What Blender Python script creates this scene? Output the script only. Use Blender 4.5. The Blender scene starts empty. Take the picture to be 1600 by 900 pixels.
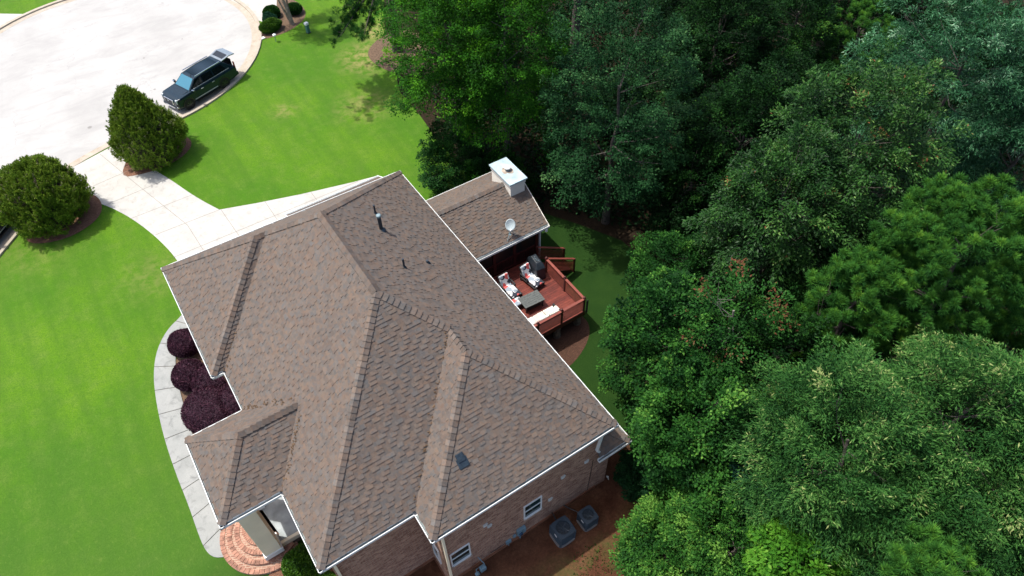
import bpy, math, random
import numpy as np
from mathutils import Vector, Matrix

# ------------------------------------------------------------------ scene, camera, light
S = bpy.context.scene
COL = S.collection
YAW, PITCH, ROLL = 1.00566532, 0.865753768, -0.0260599276
fw = Vector((math.cos(PITCH)*math.cos(YAW), math.cos(PITCH)*math.sin(YAW), -math.sin(PITCH)))
rt = Vector((math.sin(YAW), -math.cos(YAW), 0))
up = rt.cross(fw)
r2 = math.cos(ROLL)*rt + math.sin(ROLL)*up
u2 = -math.sin(ROLL)*rt + math.cos(ROLL)*up
cam = bpy.data.cameras.new('camera'); co = bpy.data.objects.new('camera', cam); COL.objects.link(co)
M = Matrix((r2, u2, -fw)).transposed().to_4x4(); M.translation = Vector((1.79722632, -28.4173278, 30.9))
co.matrix_world = M
cam.sensor_width = 36; cam.lens = 24.99876; cam.clip_start = .1; cam.clip_end = 3000
S.camera = co

SUN_DIR = Vector((-.30, .30, 1)).normalized()
W = bpy.data.worlds.new('World'); S.world = W; W.use_nodes = True
nt = W.node_tree; nt.nodes.clear()
sky = nt.nodes.new('ShaderNodeTexSky'); sky.sky_type = 'NISHITA'; sky.sun_disc = False
sky.sun_elevation = math.asin(SUN_DIR.z); sky.sun_rotation = math.atan2(SUN_DIR.x, SUN_DIR.y)
sky.air_density = .8; sky.dust_density = 3.0; sky.ozone_density = .6
bg = nt.nodes.new('ShaderNodeBackground'); bg.inputs[1].default_value = .15
ow = nt.nodes.new('ShaderNodeOutputWorld')
nt.links.new(sky.outputs[0], bg.inputs[0]); nt.links.new(bg.outputs[0], ow.inputs[0])
sl = bpy.data.lights.new('sun', 'SUN'); sl.energy = 2.75; sl.angle = math.radians(.6); sl.color = (1, .965, .90)
so = bpy.data.objects.new('sun', sl); COL.objects.link(so)
so.rotation_euler = (-SUN_DIR).to_track_quat('-Z', 'Y').to_euler(); so.location = (-20, 20, 60)
S.view_settings.view_transform = 'Standard'; S.view_settings.look = 'None'
S.view_settings.exposure = 0.82; S.view_settings.gamma = 1
S.cycles.max_bounces = 6; S.cycles.diffuse_bounces = 4; S.cycles.transmission_bounces = 4
S.cycles.transparent_max_bounces = 6

# ------------------------------------------------------------------ materials
def newmat(name):
    m = bpy.data.materials.new(name); m.use_nodes = True
    n = m.node_tree; b = n.nodes['Principled BSDF']; return m, n, b
def L(n, a, b): n.links.new(a, b)
def plain(name, col, rough=.6, metal=0, spec=.5, noise=.12, scale=4, bump=0):
    m, n, b = newmat(name)
    b.inputs['Roughness'].default_value = rough; b.inputs['Metallic'].default_value = metal
    b.inputs['Specular IOR Level'].default_value = spec
    tc = n.nodes.new('ShaderNodeTexCoord'); nz = n.nodes.new('ShaderNodeTexNoise')
    nz.inputs['Scale'].default_value = scale; nz.inputs['Detail'].default_value = 6
    L(n, tc.outputs['Object'], nz.inputs['Vector'])
    cr = n.nodes.new('ShaderNodeValToRGB')
    cr.color_ramp.elements[0].position = .3; cr.color_ramp.elements[1].position = .7
    cr.color_ramp.elements[0].color = [c*(1-noise) for c in col]+[1]
    cr.color_ramp.elements[1].color = [min(1, c*(1+noise)) for c in col]+[1]
    L(n, nz.outputs[0], cr.inputs[0]); L(n, cr.outputs[0], b.inputs['Base Color'])
    if bump:
        bp = n.nodes.new('ShaderNodeBump'); bp.inputs['Strength'].default_value = bump; bp.inputs['Distance'].default_value = .02
        n2 = n.nodes.new('ShaderNodeTexNoise'); n2.inputs['Scale'].default_value = scale*8; n2.inputs['Detail'].default_value = 4
        L(n, tc.outputs['Object'], n2.inputs['Vector']); L(n, n2.outputs[0], bp.inputs['Height']); L(n, bp.outputs[0], b.inputs['Normal'])
    return m
def noise(n, vec, scale, detail=5, rough=.5, dist=0):
    z = n.nodes.new('ShaderNodeTexNoise'); z.inputs['Scale'].default_value = scale; z.inputs['Detail'].default_value = detail
    z.inputs['Roughness'].default_value = rough; z.inputs['Distortion'].default_value = dist
    L(n, vec, z.inputs['Vector']); return z.outputs[0]
def ramp(n, fac, stops):
    c = n.nodes.new('ShaderNodeValToRGB'); e = c.color_ramp.elements
    while len(e) < len(stops): e.new(.5)
    for i, (p, col) in enumerate(stops):
        e[i].position = p; e[i].color = (list(col)+[1]) if not isinstance(col, (int, float)) else [col, col, col, 1]
    L(n, fac, c.inputs[0]); return c.outputs[0]
def mix(n, fac, a, b, mode='MIX'):
    m = n.nodes.new('ShaderNodeMix'); m.data_type = 'RGBA'; m.blend_type = mode
    for s, v in ((m.inputs['Factor'], fac), (m.inputs[6], a), (m.inputs[7], b)):
        if hasattr(v, 'links'): L(n, v, s)
        elif isinstance(v, (int, float)): s.default_value = v
        else: s.default_value = list(v)+[1]
    return m.outputs[2]
def math_(n, op, a, b=0, clamp=False):
    m = n.nodes.new('ShaderNodeMath'); m.operation = op; m.use_clamp = clamp
    for s, v in ((m.inputs[0], a), (m.inputs[1], b)):
        if hasattr(v, 'links'): L(n, v, s)
        else: s.default_value = v
    return m.outputs[0]
def bump(n, b, h, strength=.5, dist=.03):
    bp = n.nodes.new('ShaderNodeBump'); bp.inputs['Strength'].default_value = strength; bp.inputs['Distance'].default_value = dist
    L(n, h, bp.inputs['Height']); L(n, bp.outputs[0], b.inputs['Normal'])
def objvec(n):
    return n.nodes.new('ShaderNodeTexCoord').outputs['Object']
def geopos(n):
    return n.nodes.new('ShaderNodeNewGeometry').outputs['Position']
def mapping(n, vec, scale=(1, 1, 1), rot=0, loc=(0, 0, 0)):
    m = n.nodes.new('ShaderNodeMapping'); m.inputs['Scale'].default_value = scale; m.inputs['Rotation'].default_value = (0, 0, rot)
    m.inputs['Location'].default_value = loc
    L(n, vec, m.inputs['Vector']); return m.outputs[0]
def spot(n, vec, x, y, r0, r1):      # 1 inside r0, 0 outside r1
    d = n.nodes.new('ShaderNodeVectorMath'); d.operation = 'DISTANCE'; L(n, mapping(n, vec, (1, 1, 0)), d.inputs[0]); d.inputs[1].default_value = (x, y, 0)
    mr = n.nodes.new('ShaderNodeMapRange'); mr.interpolation_type = 'SMOOTHSTEP'
    mr.inputs['From Min'].default_value = r0; mr.inputs['From Max'].default_value = r1
    mr.inputs['To Min'].default_value = 1; mr.inputs['To Max'].default_value = 0
    L(n, d.outputs['Value'], mr.inputs['Value']); return mr.outputs['Result']

def mat_lawn():
    m, n, b = newmat('lawn_grass'); v = geopos(n)
    big = noise(n, v, .16, 4, .6, .4); mid = noise(n, v, 1.1, 5, .6); fine = noise(n, mapping(n, v, (1, 1, 1)), 14, 6, .75)
    stripe = noise(n, mapping(n, v, (1.1, .12, 1), .12), 1.0, 4, .6)
    base = ramp(n, big, [(.35, (.060, .168, .006)), (.65, (.108, .222, .008))])
    base = mix(n, ramp(n, mid, [(.46, 0), (.72, .45)]), base, (.155, .215, .040))
    base = mix(n, ramp(n, noise(n, v, 3.2, 6, .75, .5), [(.34, .42), (.5, 0)]), base, (.042, .115, .007))
    base = mix(n, ramp(n, stripe, [(.4, 0), (.62, .5)]), base, (.052, .130, .010))
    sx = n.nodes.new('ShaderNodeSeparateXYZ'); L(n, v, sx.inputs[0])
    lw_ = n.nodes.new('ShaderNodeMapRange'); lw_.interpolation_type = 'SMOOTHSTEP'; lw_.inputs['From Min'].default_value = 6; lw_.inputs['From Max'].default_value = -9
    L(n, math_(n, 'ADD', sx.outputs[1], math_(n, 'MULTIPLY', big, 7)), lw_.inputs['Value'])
    base = mix(n, math_(n, 'MULTIPLY', lw_.outputs['Result'], .62), base, (.046, .105, .018))  # light falloff toward the lower front, painted into the turf colour
    base = mix(n, ramp(n, fine, [(.36, .75), (.58, 0)]), base, (.040, .110, .007))
    base = mix(n, ramp(n, noise(n, mapping(n, v, (1, .5, 1), .3), 7, 6, .8, .4), [(.54, 0), (.70, .35)]), base, (.150, .215, .04))
    # tan patches: thin turf
    pn = noise(n, v, 1.7, 6, .65, .3)
    for x, y, r0, r1, k in ((19.8, 20.2, .6, 3.6, .75), (16.6, 14.6, .4, 3.2, .45), (11.5, 17.3, .1, 1.6, .45), (22.3, 23.5, .5, 2.5, .9), (-1.0, 6.5, .2, 3, .25), (-6.5, 12.5, .3, 3.5, .2)):
        f = math_(n, 'MULTIPLY', spot(n, v, x, y, r0, r1), ramp(n, pn, [(.40, 0), (.62, k)]))
        base = mix(n, f, base, (.30, .24, .10))
    # lawn behind the house: shade painted in as a darker grass colour
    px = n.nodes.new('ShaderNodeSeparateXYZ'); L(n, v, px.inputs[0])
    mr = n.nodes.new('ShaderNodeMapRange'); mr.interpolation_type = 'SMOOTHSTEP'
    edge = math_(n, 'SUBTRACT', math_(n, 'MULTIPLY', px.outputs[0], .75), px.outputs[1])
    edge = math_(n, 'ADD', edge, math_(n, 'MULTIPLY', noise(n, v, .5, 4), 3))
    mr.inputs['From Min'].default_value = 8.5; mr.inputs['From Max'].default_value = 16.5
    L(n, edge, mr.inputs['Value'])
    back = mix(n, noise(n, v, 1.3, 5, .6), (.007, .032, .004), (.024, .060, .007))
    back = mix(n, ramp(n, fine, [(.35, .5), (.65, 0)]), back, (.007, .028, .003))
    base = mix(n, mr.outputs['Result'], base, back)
    L(n, base, b.inputs['Base Color']); b.inputs['Roughness'].default_value = .9; b.inputs['Specular IOR Level'].default_value = .15
    bump(n, b, noise(n, v, 22, 6, .8), .55, .06)
    return m
def mat_soil():
    m, n, b = newmat('forest_soil'); v = geopos(n)
    a = noise(n, v, .9, 6, .65, .3); f = noise(n, v, 9, 6, .75)
    c = ramp(n, a, [(.35, (.085, .032, .017)), (.6, (.155, .068, .036)), (.78, (.21, .115, .068))])
    c = mix(n, ramp(n, f, [(.35, .6), (.65, 0)]), c, (.030, .016, .009))
    g = noise(n, v, .55, 5, .7, .6)
    px = n.nodes.new('ShaderNodeSeparateXYZ'); L(n, v, px.inputs[0])
    away = n.nodes.new('ShaderNodeMapRange'); away.inputs['From Min'].default_value = -19.6; away.inputs['From Max'].default_value = -21.2
    L(n, px.outputs[1], away.inputs['Value'])
    c = mix(n, math_(n, 'MULTIPLY', ramp(n, g, [(.47, 0), (.6, .75)]), away.outputs['Result']), c, (.060, .082, .022))
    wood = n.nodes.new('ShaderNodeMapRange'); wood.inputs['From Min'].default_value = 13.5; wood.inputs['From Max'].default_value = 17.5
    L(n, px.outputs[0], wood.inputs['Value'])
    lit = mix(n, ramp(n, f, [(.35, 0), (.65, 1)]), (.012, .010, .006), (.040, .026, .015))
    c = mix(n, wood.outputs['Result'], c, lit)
    L(n, c, b.inputs['Base Color']); b.inputs['Roughness'].default_value = .95; b.inputs['Specular IOR Level'].default_value = .1
    bump(n, b, f, .7, .06); return m
def mat_mulch(name='pine_straw', c0=(.13, .055, .03), c1=(.30, .15, .09)):
    m, n, b = newmat(name); v = geopos(n)
    f = noise(n, v, 12, 6, .8); g = noise(n, mapping(n, v, (1, 3, 1), .6), 6, 5, .7)
    c = mix(n, ramp(n, f, [(.35, 0), (.65, 1)]), c0, c1); c = mix(n, ramp(n, g, [(.4, .5), (.6, 0)]), c, [k*.45 for k in c0])
    L(n, c, b.inputs['Base Color']); b.inputs['Roughness'].default_value = .95; bump(n, b, f, .8, .06); return m
def mat_road():
    m, n, b = newmat('worn_asphalt'); v = geopos(n)
    a = noise(n, v, .22, 5, .65, .5); f = noise(n, v, 30, 5, .7); s = noise(n, mapping(n, v, (.4, 1.1, 1), .95), .7, 6, .7, .8)
    c = ramp(n, a, [(.3, (.365, .355, .334)), (.7, (.46, .45, .424))])
    c = mix(n, ramp(n, s, [(.46, 0), (.68, .6)]), c, (.31, .303, .286))
    c = mix(n, ramp(n, f, [(.3, .35), (.6, 0)]), c, (.28, .27, .26))
    crack = n.nodes.new('ShaderNodeTexVoronoi'); crack.feature = 'DISTANCE_TO_EDGE'; crack.inputs['Scale'].default_value = .22
    dv = n.nodes.new('ShaderNodeVectorMath'); dv.operation = 'ADD'; L(n, v, dv.inputs[0])
    nz = n.nodes.new('ShaderNodeTexNoise'); nz.inputs['Scale'].default_value = .9; nz.inputs['Detail'].default_value = 6; L(n, v, nz.inputs['Vector'])
    sc = n.nodes.new('ShaderNodeVectorMath'); sc.operation = 'SCALE'; sc.inputs['Scale'].default_value = 2.2; L(n, nz.outputs['Color'], sc.inputs[0]); L(n, sc.outputs[0], dv.inputs[1])
    L(n, dv.outputs[0], crack.inputs['Vector'])
    ck = math_(n, 'MULTIPLY', ramp(n, crack.outputs['Distance'], [(.0, .55), (.006, 0)]), ramp(n, a, [(.45, 0), (.6, 1)]))
    c = mix(n, ck, c, (.2, .19, .18))
    for x, y, r in ((4.4, 25.6, .14), (4.9, 30.5, .11), (-.8, 23.5, .2), (1.2, 22.3, .16), (8.3, 31.6, .09)):
        c = mix(n, math_(n, 'MULTIPLY', spot(n, v, x, y, r*.5, r), .6), c, (.14, .13, .12))
    L(n, c, b.inputs['Base Color']); b.inputs['Roughness'].default_value = .9; bump(n, b, f, .3, .01); return m
def mat_concrete(name, c0, c1, stain=(.30, .27, .22), k=.5, scale=.6):
    m, n, b = newmat(name); v = geopos(n)
    a = noise(n, v, scale, 6, .65, .4); f = noise(n, v, 24, 5, .7); s = noise(n, v, 2.3, 6, .7, .6)
    c = mix(n, ramp(n, a, [(.3, 0), (.7, 1)]), c0, c1)
    c = mix(n, ramp(n, s, [(.52, 0), (.75, k)]), c, stain)
    c = mix(n, ramp(n, f, [(.3, .25), (.6, 0)]), c, [q*.6 for q in c0])
    L(n, c, b.inputs['Base Color']); b.inputs['Roughness'].default_value = .85; bump(n, b, f, .25, .01); return m
def mat_shingle():
    m, n, b = newmat('asphalt_shingle')
    at = n.nodes.new('ShaderNodeAttribute'); at.attribute_name = 'tint'
    v = objvec(n); f = noise(n, v, 60, 4, .8); a = noise(n, v, .5, 4, .6)
    c = mix(n, ramp(n, f, [(.3, .35), (.7, 0)]), at.outputs['Color'], (.05, .042, .038))
    c = mix(n, ramp(n, a, [(.35, .22), (.65, 0)]), c, (.085, .075, .068))
    vo = n.nodes.new('ShaderNodeTexVoronoi'); vo.inputs['Scale'].default_value = 8.5; L(n, v, vo.inputs['Vector'])
    sp = n.nodes.new('ShaderNodeSeparateColor'); L(n, vo.outputs['Color'], sp.inputs[0])
    tint = ramp(n, sp.outputs[0], [(0, (.080, .066, .058)), (.3, (.095, .096, .100)), (.55, (.165, .108, .078)), (.8, (.135, .112, .098)), (1, (.115, .072, .054))])
    c = mix(n, .42, c, tint)
    L(n, c, b.inputs['Base Color']); b.inputs['Roughness'].default_value = .93; b.inputs['Specular IOR Level'].default_value = .25
    bump(n, b, f, .5, .01); return m
def mat_brick():
    m, n, b = newmat('tumbled_brick'); uv = n.nodes.new('ShaderNodeUVMap').outputs[0]
    br = n.nodes.new('ShaderNodeTexBrick'); br.inputs['Scale'].default_value = 1
    br.inputs['Brick Width'].default_value = .23; br.inputs['Row Height'].default_value = .082; br.inputs['Mortar Size'].default_value = .011
    br.inputs['Color1'].default_value = (.26, .095, .055, 1); br.inputs['Color2'].default_value = (.66, .38, .25, 1)
    br.inputs['Mortar'].default_value = (.42, .33, .25, 1); br.inputs['Bias'].default_value = -.1
    L(n, uv, br.inputs['Vector'])
    v = objvec(n); big = noise(n, v, 1.2, 6, .7, .5); fine = noise(n, mapping(n, v, (1, 1, 1.8)), 6.5, 6, .85)
    c = mix(n, ramp(n, fine, [(.48, 0), (.74, .5)]), br.outputs['Color'], (.56, .40, .30))
    c = mix(n, ramp(n, fine, [(.34, .75), (.48, 0)]), c, (.075, .034, .022))
    c = mix(n, ramp(n, big, [(.35, .3), (.6, 0)]), c, (.16, .075, .048))
    L(n, c, b.inputs['Base Color']); b.inputs['Roughness'].default_value = .9
    h = math_(n, 'ADD', math_(n, 'MULTIPLY', br.outputs['Fac'], -.6), fine); bump(n, b, h, .9, .03); return m
def mat_leaf(name, stops, trans=.25, rough=.6, spec=.09):
    m, n, b = newmat(name)
    at = n.nodes.new('ShaderNodeAttribute'); at.attribute_name = 'tone'
    c = ramp(n, at.outputs['Fac'], stops)
    L(n, c, b.inputs['Base Color']); b.inputs['Roughness'].default_value = rough; b.inputs['Specular IOR Level'].default_value = spec
    if trans:
        t = n.nodes.new('ShaderNodeBsdfTranslucent'); hs = n.nodes.new('ShaderNodeHueSaturation'); hs.inputs['Hue'].default_value = .48; hs.inputs['Value'].default_value = 1.3
        L(n, c, hs.inputs['Color']); L(n, hs.outputs[0], t.inputs['Color'])
        ms = n.nodes.new('ShaderNodeMixShader'); ms.inputs[0].default_value = trans
        L(n, b.outputs[0], ms.inputs[1]); L(n, t.outputs[0], ms.inputs[2]); L(n, ms.outputs[0], n.nodes['Material Output'].inputs[0])
    return m
def mat_glass(name, col, rough=.05):
    m, n, b = newmat(name); b.inputs['Base Color'].default_value = list(col)+[1]; b.inputs['Roughness'].default_value = rough
    b.inputs['Specular IOR Level'].default_value = .8
    return m

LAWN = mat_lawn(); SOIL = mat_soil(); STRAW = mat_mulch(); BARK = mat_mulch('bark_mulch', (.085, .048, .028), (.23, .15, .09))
ROAD = mat_road(); DRIVE = mat_concrete('driveway_concrete', (.41, .395, .36), (.50, .485, .445), (.28, .26, .22), .7, .9)
WALK = mat_concrete('walk_concrete', (.25, .26, .245), (.335, .34, .32), (.125, .13, .125), .85, 1.0)
KERB = mat_concrete('kerb_concrete', (.36, .31, .24), (.46, .41, .33), (.34, .22, .14), .8, 1.5)
SHINGLE = mat_shingle(); BRICK = mat_brick()
WHITE = plain('white_trim', (.72, .74, .72), .5, noise=.06, scale=3)
ALU = plain('gutter_inside', (.16, .19, .19), .6, noise=.4, scale=6)
CREAM = plain('cream_stucco', (.93, .81, .58), .75, noise=.06, scale=1.2)
CREAMB = plain('cream_siding', (.86, .82, .72), .6, noise=.05, scale=2)
SLATE = plain('grey_porch_slab', (.30, .33, .33), .7, noise=.35, scale=1.6)
PAVER = None
DARKMETAL = plain('dark_blue_metal', (.018, .03, .042), .45, noise=.3, scale=8)
PIPECAP = plain('grey_galvanised', (.22, .30, .32), .45, .3, noise=.2, scale=8)
REDWOOD = plain('red_stained_wood', (.125, .020, .010), .55, noise=.3, scale=5)
REDDARK = plain('dark_red_paint', (.060, .010, .008), .5, noise=.2, scale=5)
SCREEN = plain('insect_screen', (.008, .010, .011), .35, noise=.3, scale=3)
STONE = plain('stacked_stone', (.17, .145, .115), .9, noise=.6, scale=5, bump=.8)
BLACKM = plain('black_metal', (.012, .012, .013), .4, noise=.2)
COVER = plain('black_vinyl_cover', (.016, .022, .028), .38, noise=.4, scale=5, bump=.5)
TABLEM = plain('grey_slat_top', (.085, .095, .090), .6, noise=.25, scale=9)
RATTAN = plain('black_wicker', (.014, .014, .015), .6, noise=.4, scale=40)
TRUNK = plain('bark', (.085, .072, .060), .95, noise=.5, scale=7, bump=1)
LIMB = plain('grey_twig_bark', (.16, .145, .12), .9, noise=.4, scale=9)
PALEBARK = plain('pale_smooth_bark', (.27, .21, .16), .8, noise=.35, scale=4)
ACM = plain('blue_grey_enamel', (.030, .048, .064), .7, noise=.15, scale=3)
ACD = plain('dark_louvre', (.014, .024, .034), .5, noise=.3, scale=20)
METER = plain('meter_grey', (.15, .24, .28), .45, noise=.12)
VENTW = plain('pale_vent', (.55, .55, .50), .6, noise=.05)
DISHM = plain('dish_grey', (.46, .54, .55), .5, noise=.08)
CAPM = plain('chimney_cap_metal', (.40, .52, .56), .5, .0, noise=.3, scale=1.8)
RUST = plain('rust_stain', (.36, .30, .24), .8, noise=.4, scale=5)
GLASSW = mat_glass('window_glass', (.010, .035, .035)); CARGLASS = mat_glass('dark_glass', (.006, .009, .011), .03)
WSHIELD = mat_glass('windscreen_glass', (.035, .17, .24), .06)
CARP = plain('black_car_paint', (.006, .019, .030), .20, 0, .45, noise=.05)
CARTOP = CARP
CHROME = plain('chrome', (.62, .64, .66), .15, 1, noise=.03)
SATIN = plain('satin_silver', (.42, .43, .44), .5, 0, .3, noise=.03)
TYRE = plain('rubber', (.012, .012, .013), .8)
RIM = plain('black_alloy', (.018, .020, .024), .35, .5)
LAMPG = plain('lamp_glass', (.55, .60, .62), .12, noise=.05)
PLASTIC = plain('white_plastic', (.75, .76, .74), .5, noise=.03)
GREENBOX = plain('green_pedestal', (.06, .16, .13), .6, noise=.1)

def mat_cushion(name, base, k=1.0):
    m, n, b = newmat(name); v = objvec(n)
    vo = n.nodes.new('ShaderNodeTexVoronoi'); vo.inputs['Scale'].default_value = 4.2; vo.distance = 'MANHATTAN'; L(n, v, vo.inputs['Vector'])
    sp = n.nodes.new('ShaderNodeSeparateColor'); L(n, vo.outputs['Color'], sp.inputs[0])
    c = ramp(n, sp.outputs[0], [(0, base), (.44, base), (.45, (.55, .10, .09)), (.60, (.55, .13, .12)), (.61, (.28, .33, .38)), (.76, (.3, .34, .38)), (.77, (.02, .025, .04)), (.86, (.02, .025, .04)), (.87, base)])
    c.node.color_ramp.interpolation = 'CONSTANT'
    L(n, mix(n, k, base, c), b.inputs['Base Color']); b.inputs['Roughness'].default_value = .85; return m
CUSH = mat_cushion('triangle_print_fabric', (.66, .66, .66)); CUSH2 = mat_cushion('pale_print_fabric', (.72, .70, .60), .35)

# leaves
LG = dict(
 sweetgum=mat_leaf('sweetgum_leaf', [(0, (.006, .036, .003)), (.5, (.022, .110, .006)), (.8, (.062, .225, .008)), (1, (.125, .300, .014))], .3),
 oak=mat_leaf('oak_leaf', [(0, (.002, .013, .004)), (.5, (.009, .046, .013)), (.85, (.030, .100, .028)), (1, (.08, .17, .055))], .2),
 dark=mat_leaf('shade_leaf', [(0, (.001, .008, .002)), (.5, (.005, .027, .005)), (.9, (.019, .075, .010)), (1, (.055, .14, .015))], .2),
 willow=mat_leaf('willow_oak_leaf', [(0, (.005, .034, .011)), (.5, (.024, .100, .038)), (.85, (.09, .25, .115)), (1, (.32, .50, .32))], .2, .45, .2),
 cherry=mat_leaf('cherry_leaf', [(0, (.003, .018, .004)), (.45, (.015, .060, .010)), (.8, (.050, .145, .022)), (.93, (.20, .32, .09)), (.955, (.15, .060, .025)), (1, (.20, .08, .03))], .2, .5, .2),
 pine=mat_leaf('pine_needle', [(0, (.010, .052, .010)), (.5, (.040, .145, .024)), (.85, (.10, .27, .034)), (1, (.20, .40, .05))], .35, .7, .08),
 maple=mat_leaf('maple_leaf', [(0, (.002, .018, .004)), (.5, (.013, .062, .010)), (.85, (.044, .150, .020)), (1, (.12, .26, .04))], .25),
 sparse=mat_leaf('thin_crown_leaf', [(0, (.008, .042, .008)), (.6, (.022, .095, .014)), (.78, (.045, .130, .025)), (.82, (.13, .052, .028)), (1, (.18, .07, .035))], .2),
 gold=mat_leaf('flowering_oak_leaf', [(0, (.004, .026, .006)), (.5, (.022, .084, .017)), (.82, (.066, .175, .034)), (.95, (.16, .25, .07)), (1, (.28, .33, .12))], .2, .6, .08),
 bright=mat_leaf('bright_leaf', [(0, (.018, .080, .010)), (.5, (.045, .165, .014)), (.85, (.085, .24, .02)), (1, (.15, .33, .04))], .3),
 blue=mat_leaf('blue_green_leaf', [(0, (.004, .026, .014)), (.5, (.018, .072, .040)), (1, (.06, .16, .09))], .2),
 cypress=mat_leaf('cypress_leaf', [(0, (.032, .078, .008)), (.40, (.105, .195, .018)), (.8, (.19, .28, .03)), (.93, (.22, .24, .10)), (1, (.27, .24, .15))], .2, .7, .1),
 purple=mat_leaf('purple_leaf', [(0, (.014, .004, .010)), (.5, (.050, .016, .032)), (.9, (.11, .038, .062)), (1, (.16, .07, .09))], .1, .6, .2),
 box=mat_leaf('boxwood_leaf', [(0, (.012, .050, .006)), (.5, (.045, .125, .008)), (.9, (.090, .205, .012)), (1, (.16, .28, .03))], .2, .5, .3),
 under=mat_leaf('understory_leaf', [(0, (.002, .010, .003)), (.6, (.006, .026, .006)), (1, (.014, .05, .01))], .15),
)

# ------------------------------------------------------------------ object helpers
def link(o, parent=None):
    COL.objects.link(o)
    if parent is not None: o.parent = parent
    return o
def tag(o, label=None, cat=None, group=None, kind=None):
    if label: o['label'] = label
    if cat: o['category'] = cat
    if group: o['group'] = group
    if kind: o['kind'] = kind
    return o
def empty(name, loc=(0, 0, 0), rz=0):
    o = bpy.data.objects.new(name, None); o.empty_display_size = .3; link(o); o.location = loc; o.rotation_euler = (0, 0, rz); return o
def thing(name, label, cat, loc=(0, 0, 0), rz=0, group=None):
    return tag(empty(name, loc, rz), label, cat, group)
class MB:
    def __init__(s): s.v = []; s.f = []; s.col = None; s.uv = None
    def add(s, vs, fs):
        k = len(s.v); s.v += [tuple(map(float, p)) for p in vs]; s.f += [tuple(i+k for i in f) for f in fs]; return s
    def box(s, c, d, rz=0, rx=0, ry=0):
        x, y, z = [q/2 for q in d]
        P = [Vector(p) for p in ((-x, -y, -z), (x, -y, -z), (x, y, -z), (-x, y, -z), (-x, -y, z), (x, -y, z), (x, y, z), (-x, y, z))]
        R = Matrix.Rotation(rz, 3, 'Z') @ Matrix.Rotation(ry, 3, 'Y') @ Matrix.Rotation(rx, 3, 'X')
        return s.add([R @ p + Vector(c) for p in P], [(3, 2, 1, 0), (4, 5, 6, 7), (0, 1, 5, 4), (1, 2, 6, 5), (2, 3, 7, 6), (3, 0, 4, 7)])
    def b2(s, x0, x1, y0, y1, z0, z1): return s.box(((x0+x1)/2, (y0+y1)/2, (z0+z1)/2), (abs(x1-x0), abs(y1-y0), abs(z1-z0)))
    def bar(s, a, b, w, h=None, upv=(0, 0, 1)):
        a, b = Vector(a), Vector(b); h = h or w; d = (b-a).normalized(); u = Vector(upv)
        if abs(d.dot(u)) > .98: u = Vector((1, 0, 0))
        r = d.cross(u).normalized(); u = r.cross(d).normalized()
        V = [p + r*i*w/2 + u*j*h/2 for p in (a, b) for i, j in ((-1, -1), (1, -1), (1, 1), (-1, 1))]
        return s.add(V, [(3, 2, 1, 0), (4, 5, 6, 7), (0, 1, 5, 4), (1, 2, 6, 5), (2, 3, 7, 6), (3, 0, 4, 7)])
    def prism(s, poly, z0, z1):
        n = len(poly); V = [(p[0], p[1], z0) for p in poly] + [(p[0], p[1], z1) for p in poly]
        return s.add(V, [tuple(range(n))[::-1], tuple(range(n, 2*n))] + [(i, (i+1) % n, n+(i+1) % n, n+i) for i in range(n)])
    def tube(s, pts, rad, n=8, cap=True):
        pts = [Vector(p) for p in pts]; rad = rad if isinstance(rad, (list, tuple)) else [rad]*len(pts)
        V = []; F = []
        for i, p in enumerate(pts):
            d = (pts[min(i+1, len(pts)-1)] - pts[max(i-1, 0)]).normalized()
            u = Vector((0, 0, 1)) if abs(d.z) < .95 else Vector((1, 0, 0)); r = d.cross(u).normalized(); u = r.cross(d)
            V += [p + (r*math.cos(t) + u*math.sin(t))*rad[i] for t in [2*math.pi*k/n for k in range(n)]]
        for i in range(len(pts)-1):
            F += [(i*n+k, i*n+(k+1) % n, (i+1)*n+(k+1) % n, (i+1)*n+k) for k in range(n)]
        if cap: F += [tuple(range(n))[::-1], tuple(range((len(pts)-1)*n, len(pts)*n))]
        return s.add(V, F)
    def lathe(s, c, prof, n=20):
        V = []; F = []
        for r, z in prof: V += [(c[0]+r*math.cos(2*math.pi*k/n), c[1]+r*math.sin(2*math.pi*k/n), c[2]+z) for k in range(n)]
        for i in range(len(prof)-1): F += [(i*n+k, i*n+(k+1) % n, (i+1)*n+(k+1) % n, (i+1)*n+k) for k in range(n)]
        F += [tuple(range(n))[::-1], tuple(range((len(prof)-1)*n, len(prof)*n))]
        return s.add(V, F)
    def build(s, name, mat, parent=None, smooth=False, bevel=0):
        me = bpy.data.meshes.new(name); me.from_pydata(s.v, [], s.f); me.validate(); me.materials.append(mat)
        if s.uv: 
            ul = me.uv_layers.new(name='UVMap')
            for i, p in enumerate(s.uv): ul.data[i].uv = p
        if s.col:
            a = me.attributes.new('tint', 'FLOAT_COLOR', 'FACE')
            a.data.foreach_set('color', np.array([list(c)+[1] for c in s.col], dtype=np.float32).ravel())
        if smooth: me.polygons.foreach_set('use_smooth', [True]*len(me.polygons))
        me.update(); o = link(bpy.data.objects.new(name, me), parent)
        if bevel:
            md = o.modifiers.new('bevel', 'BEVEL'); md.width = bevel; md.segments = 2; md.limit_method = 'ANGLE'
        return o

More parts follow.
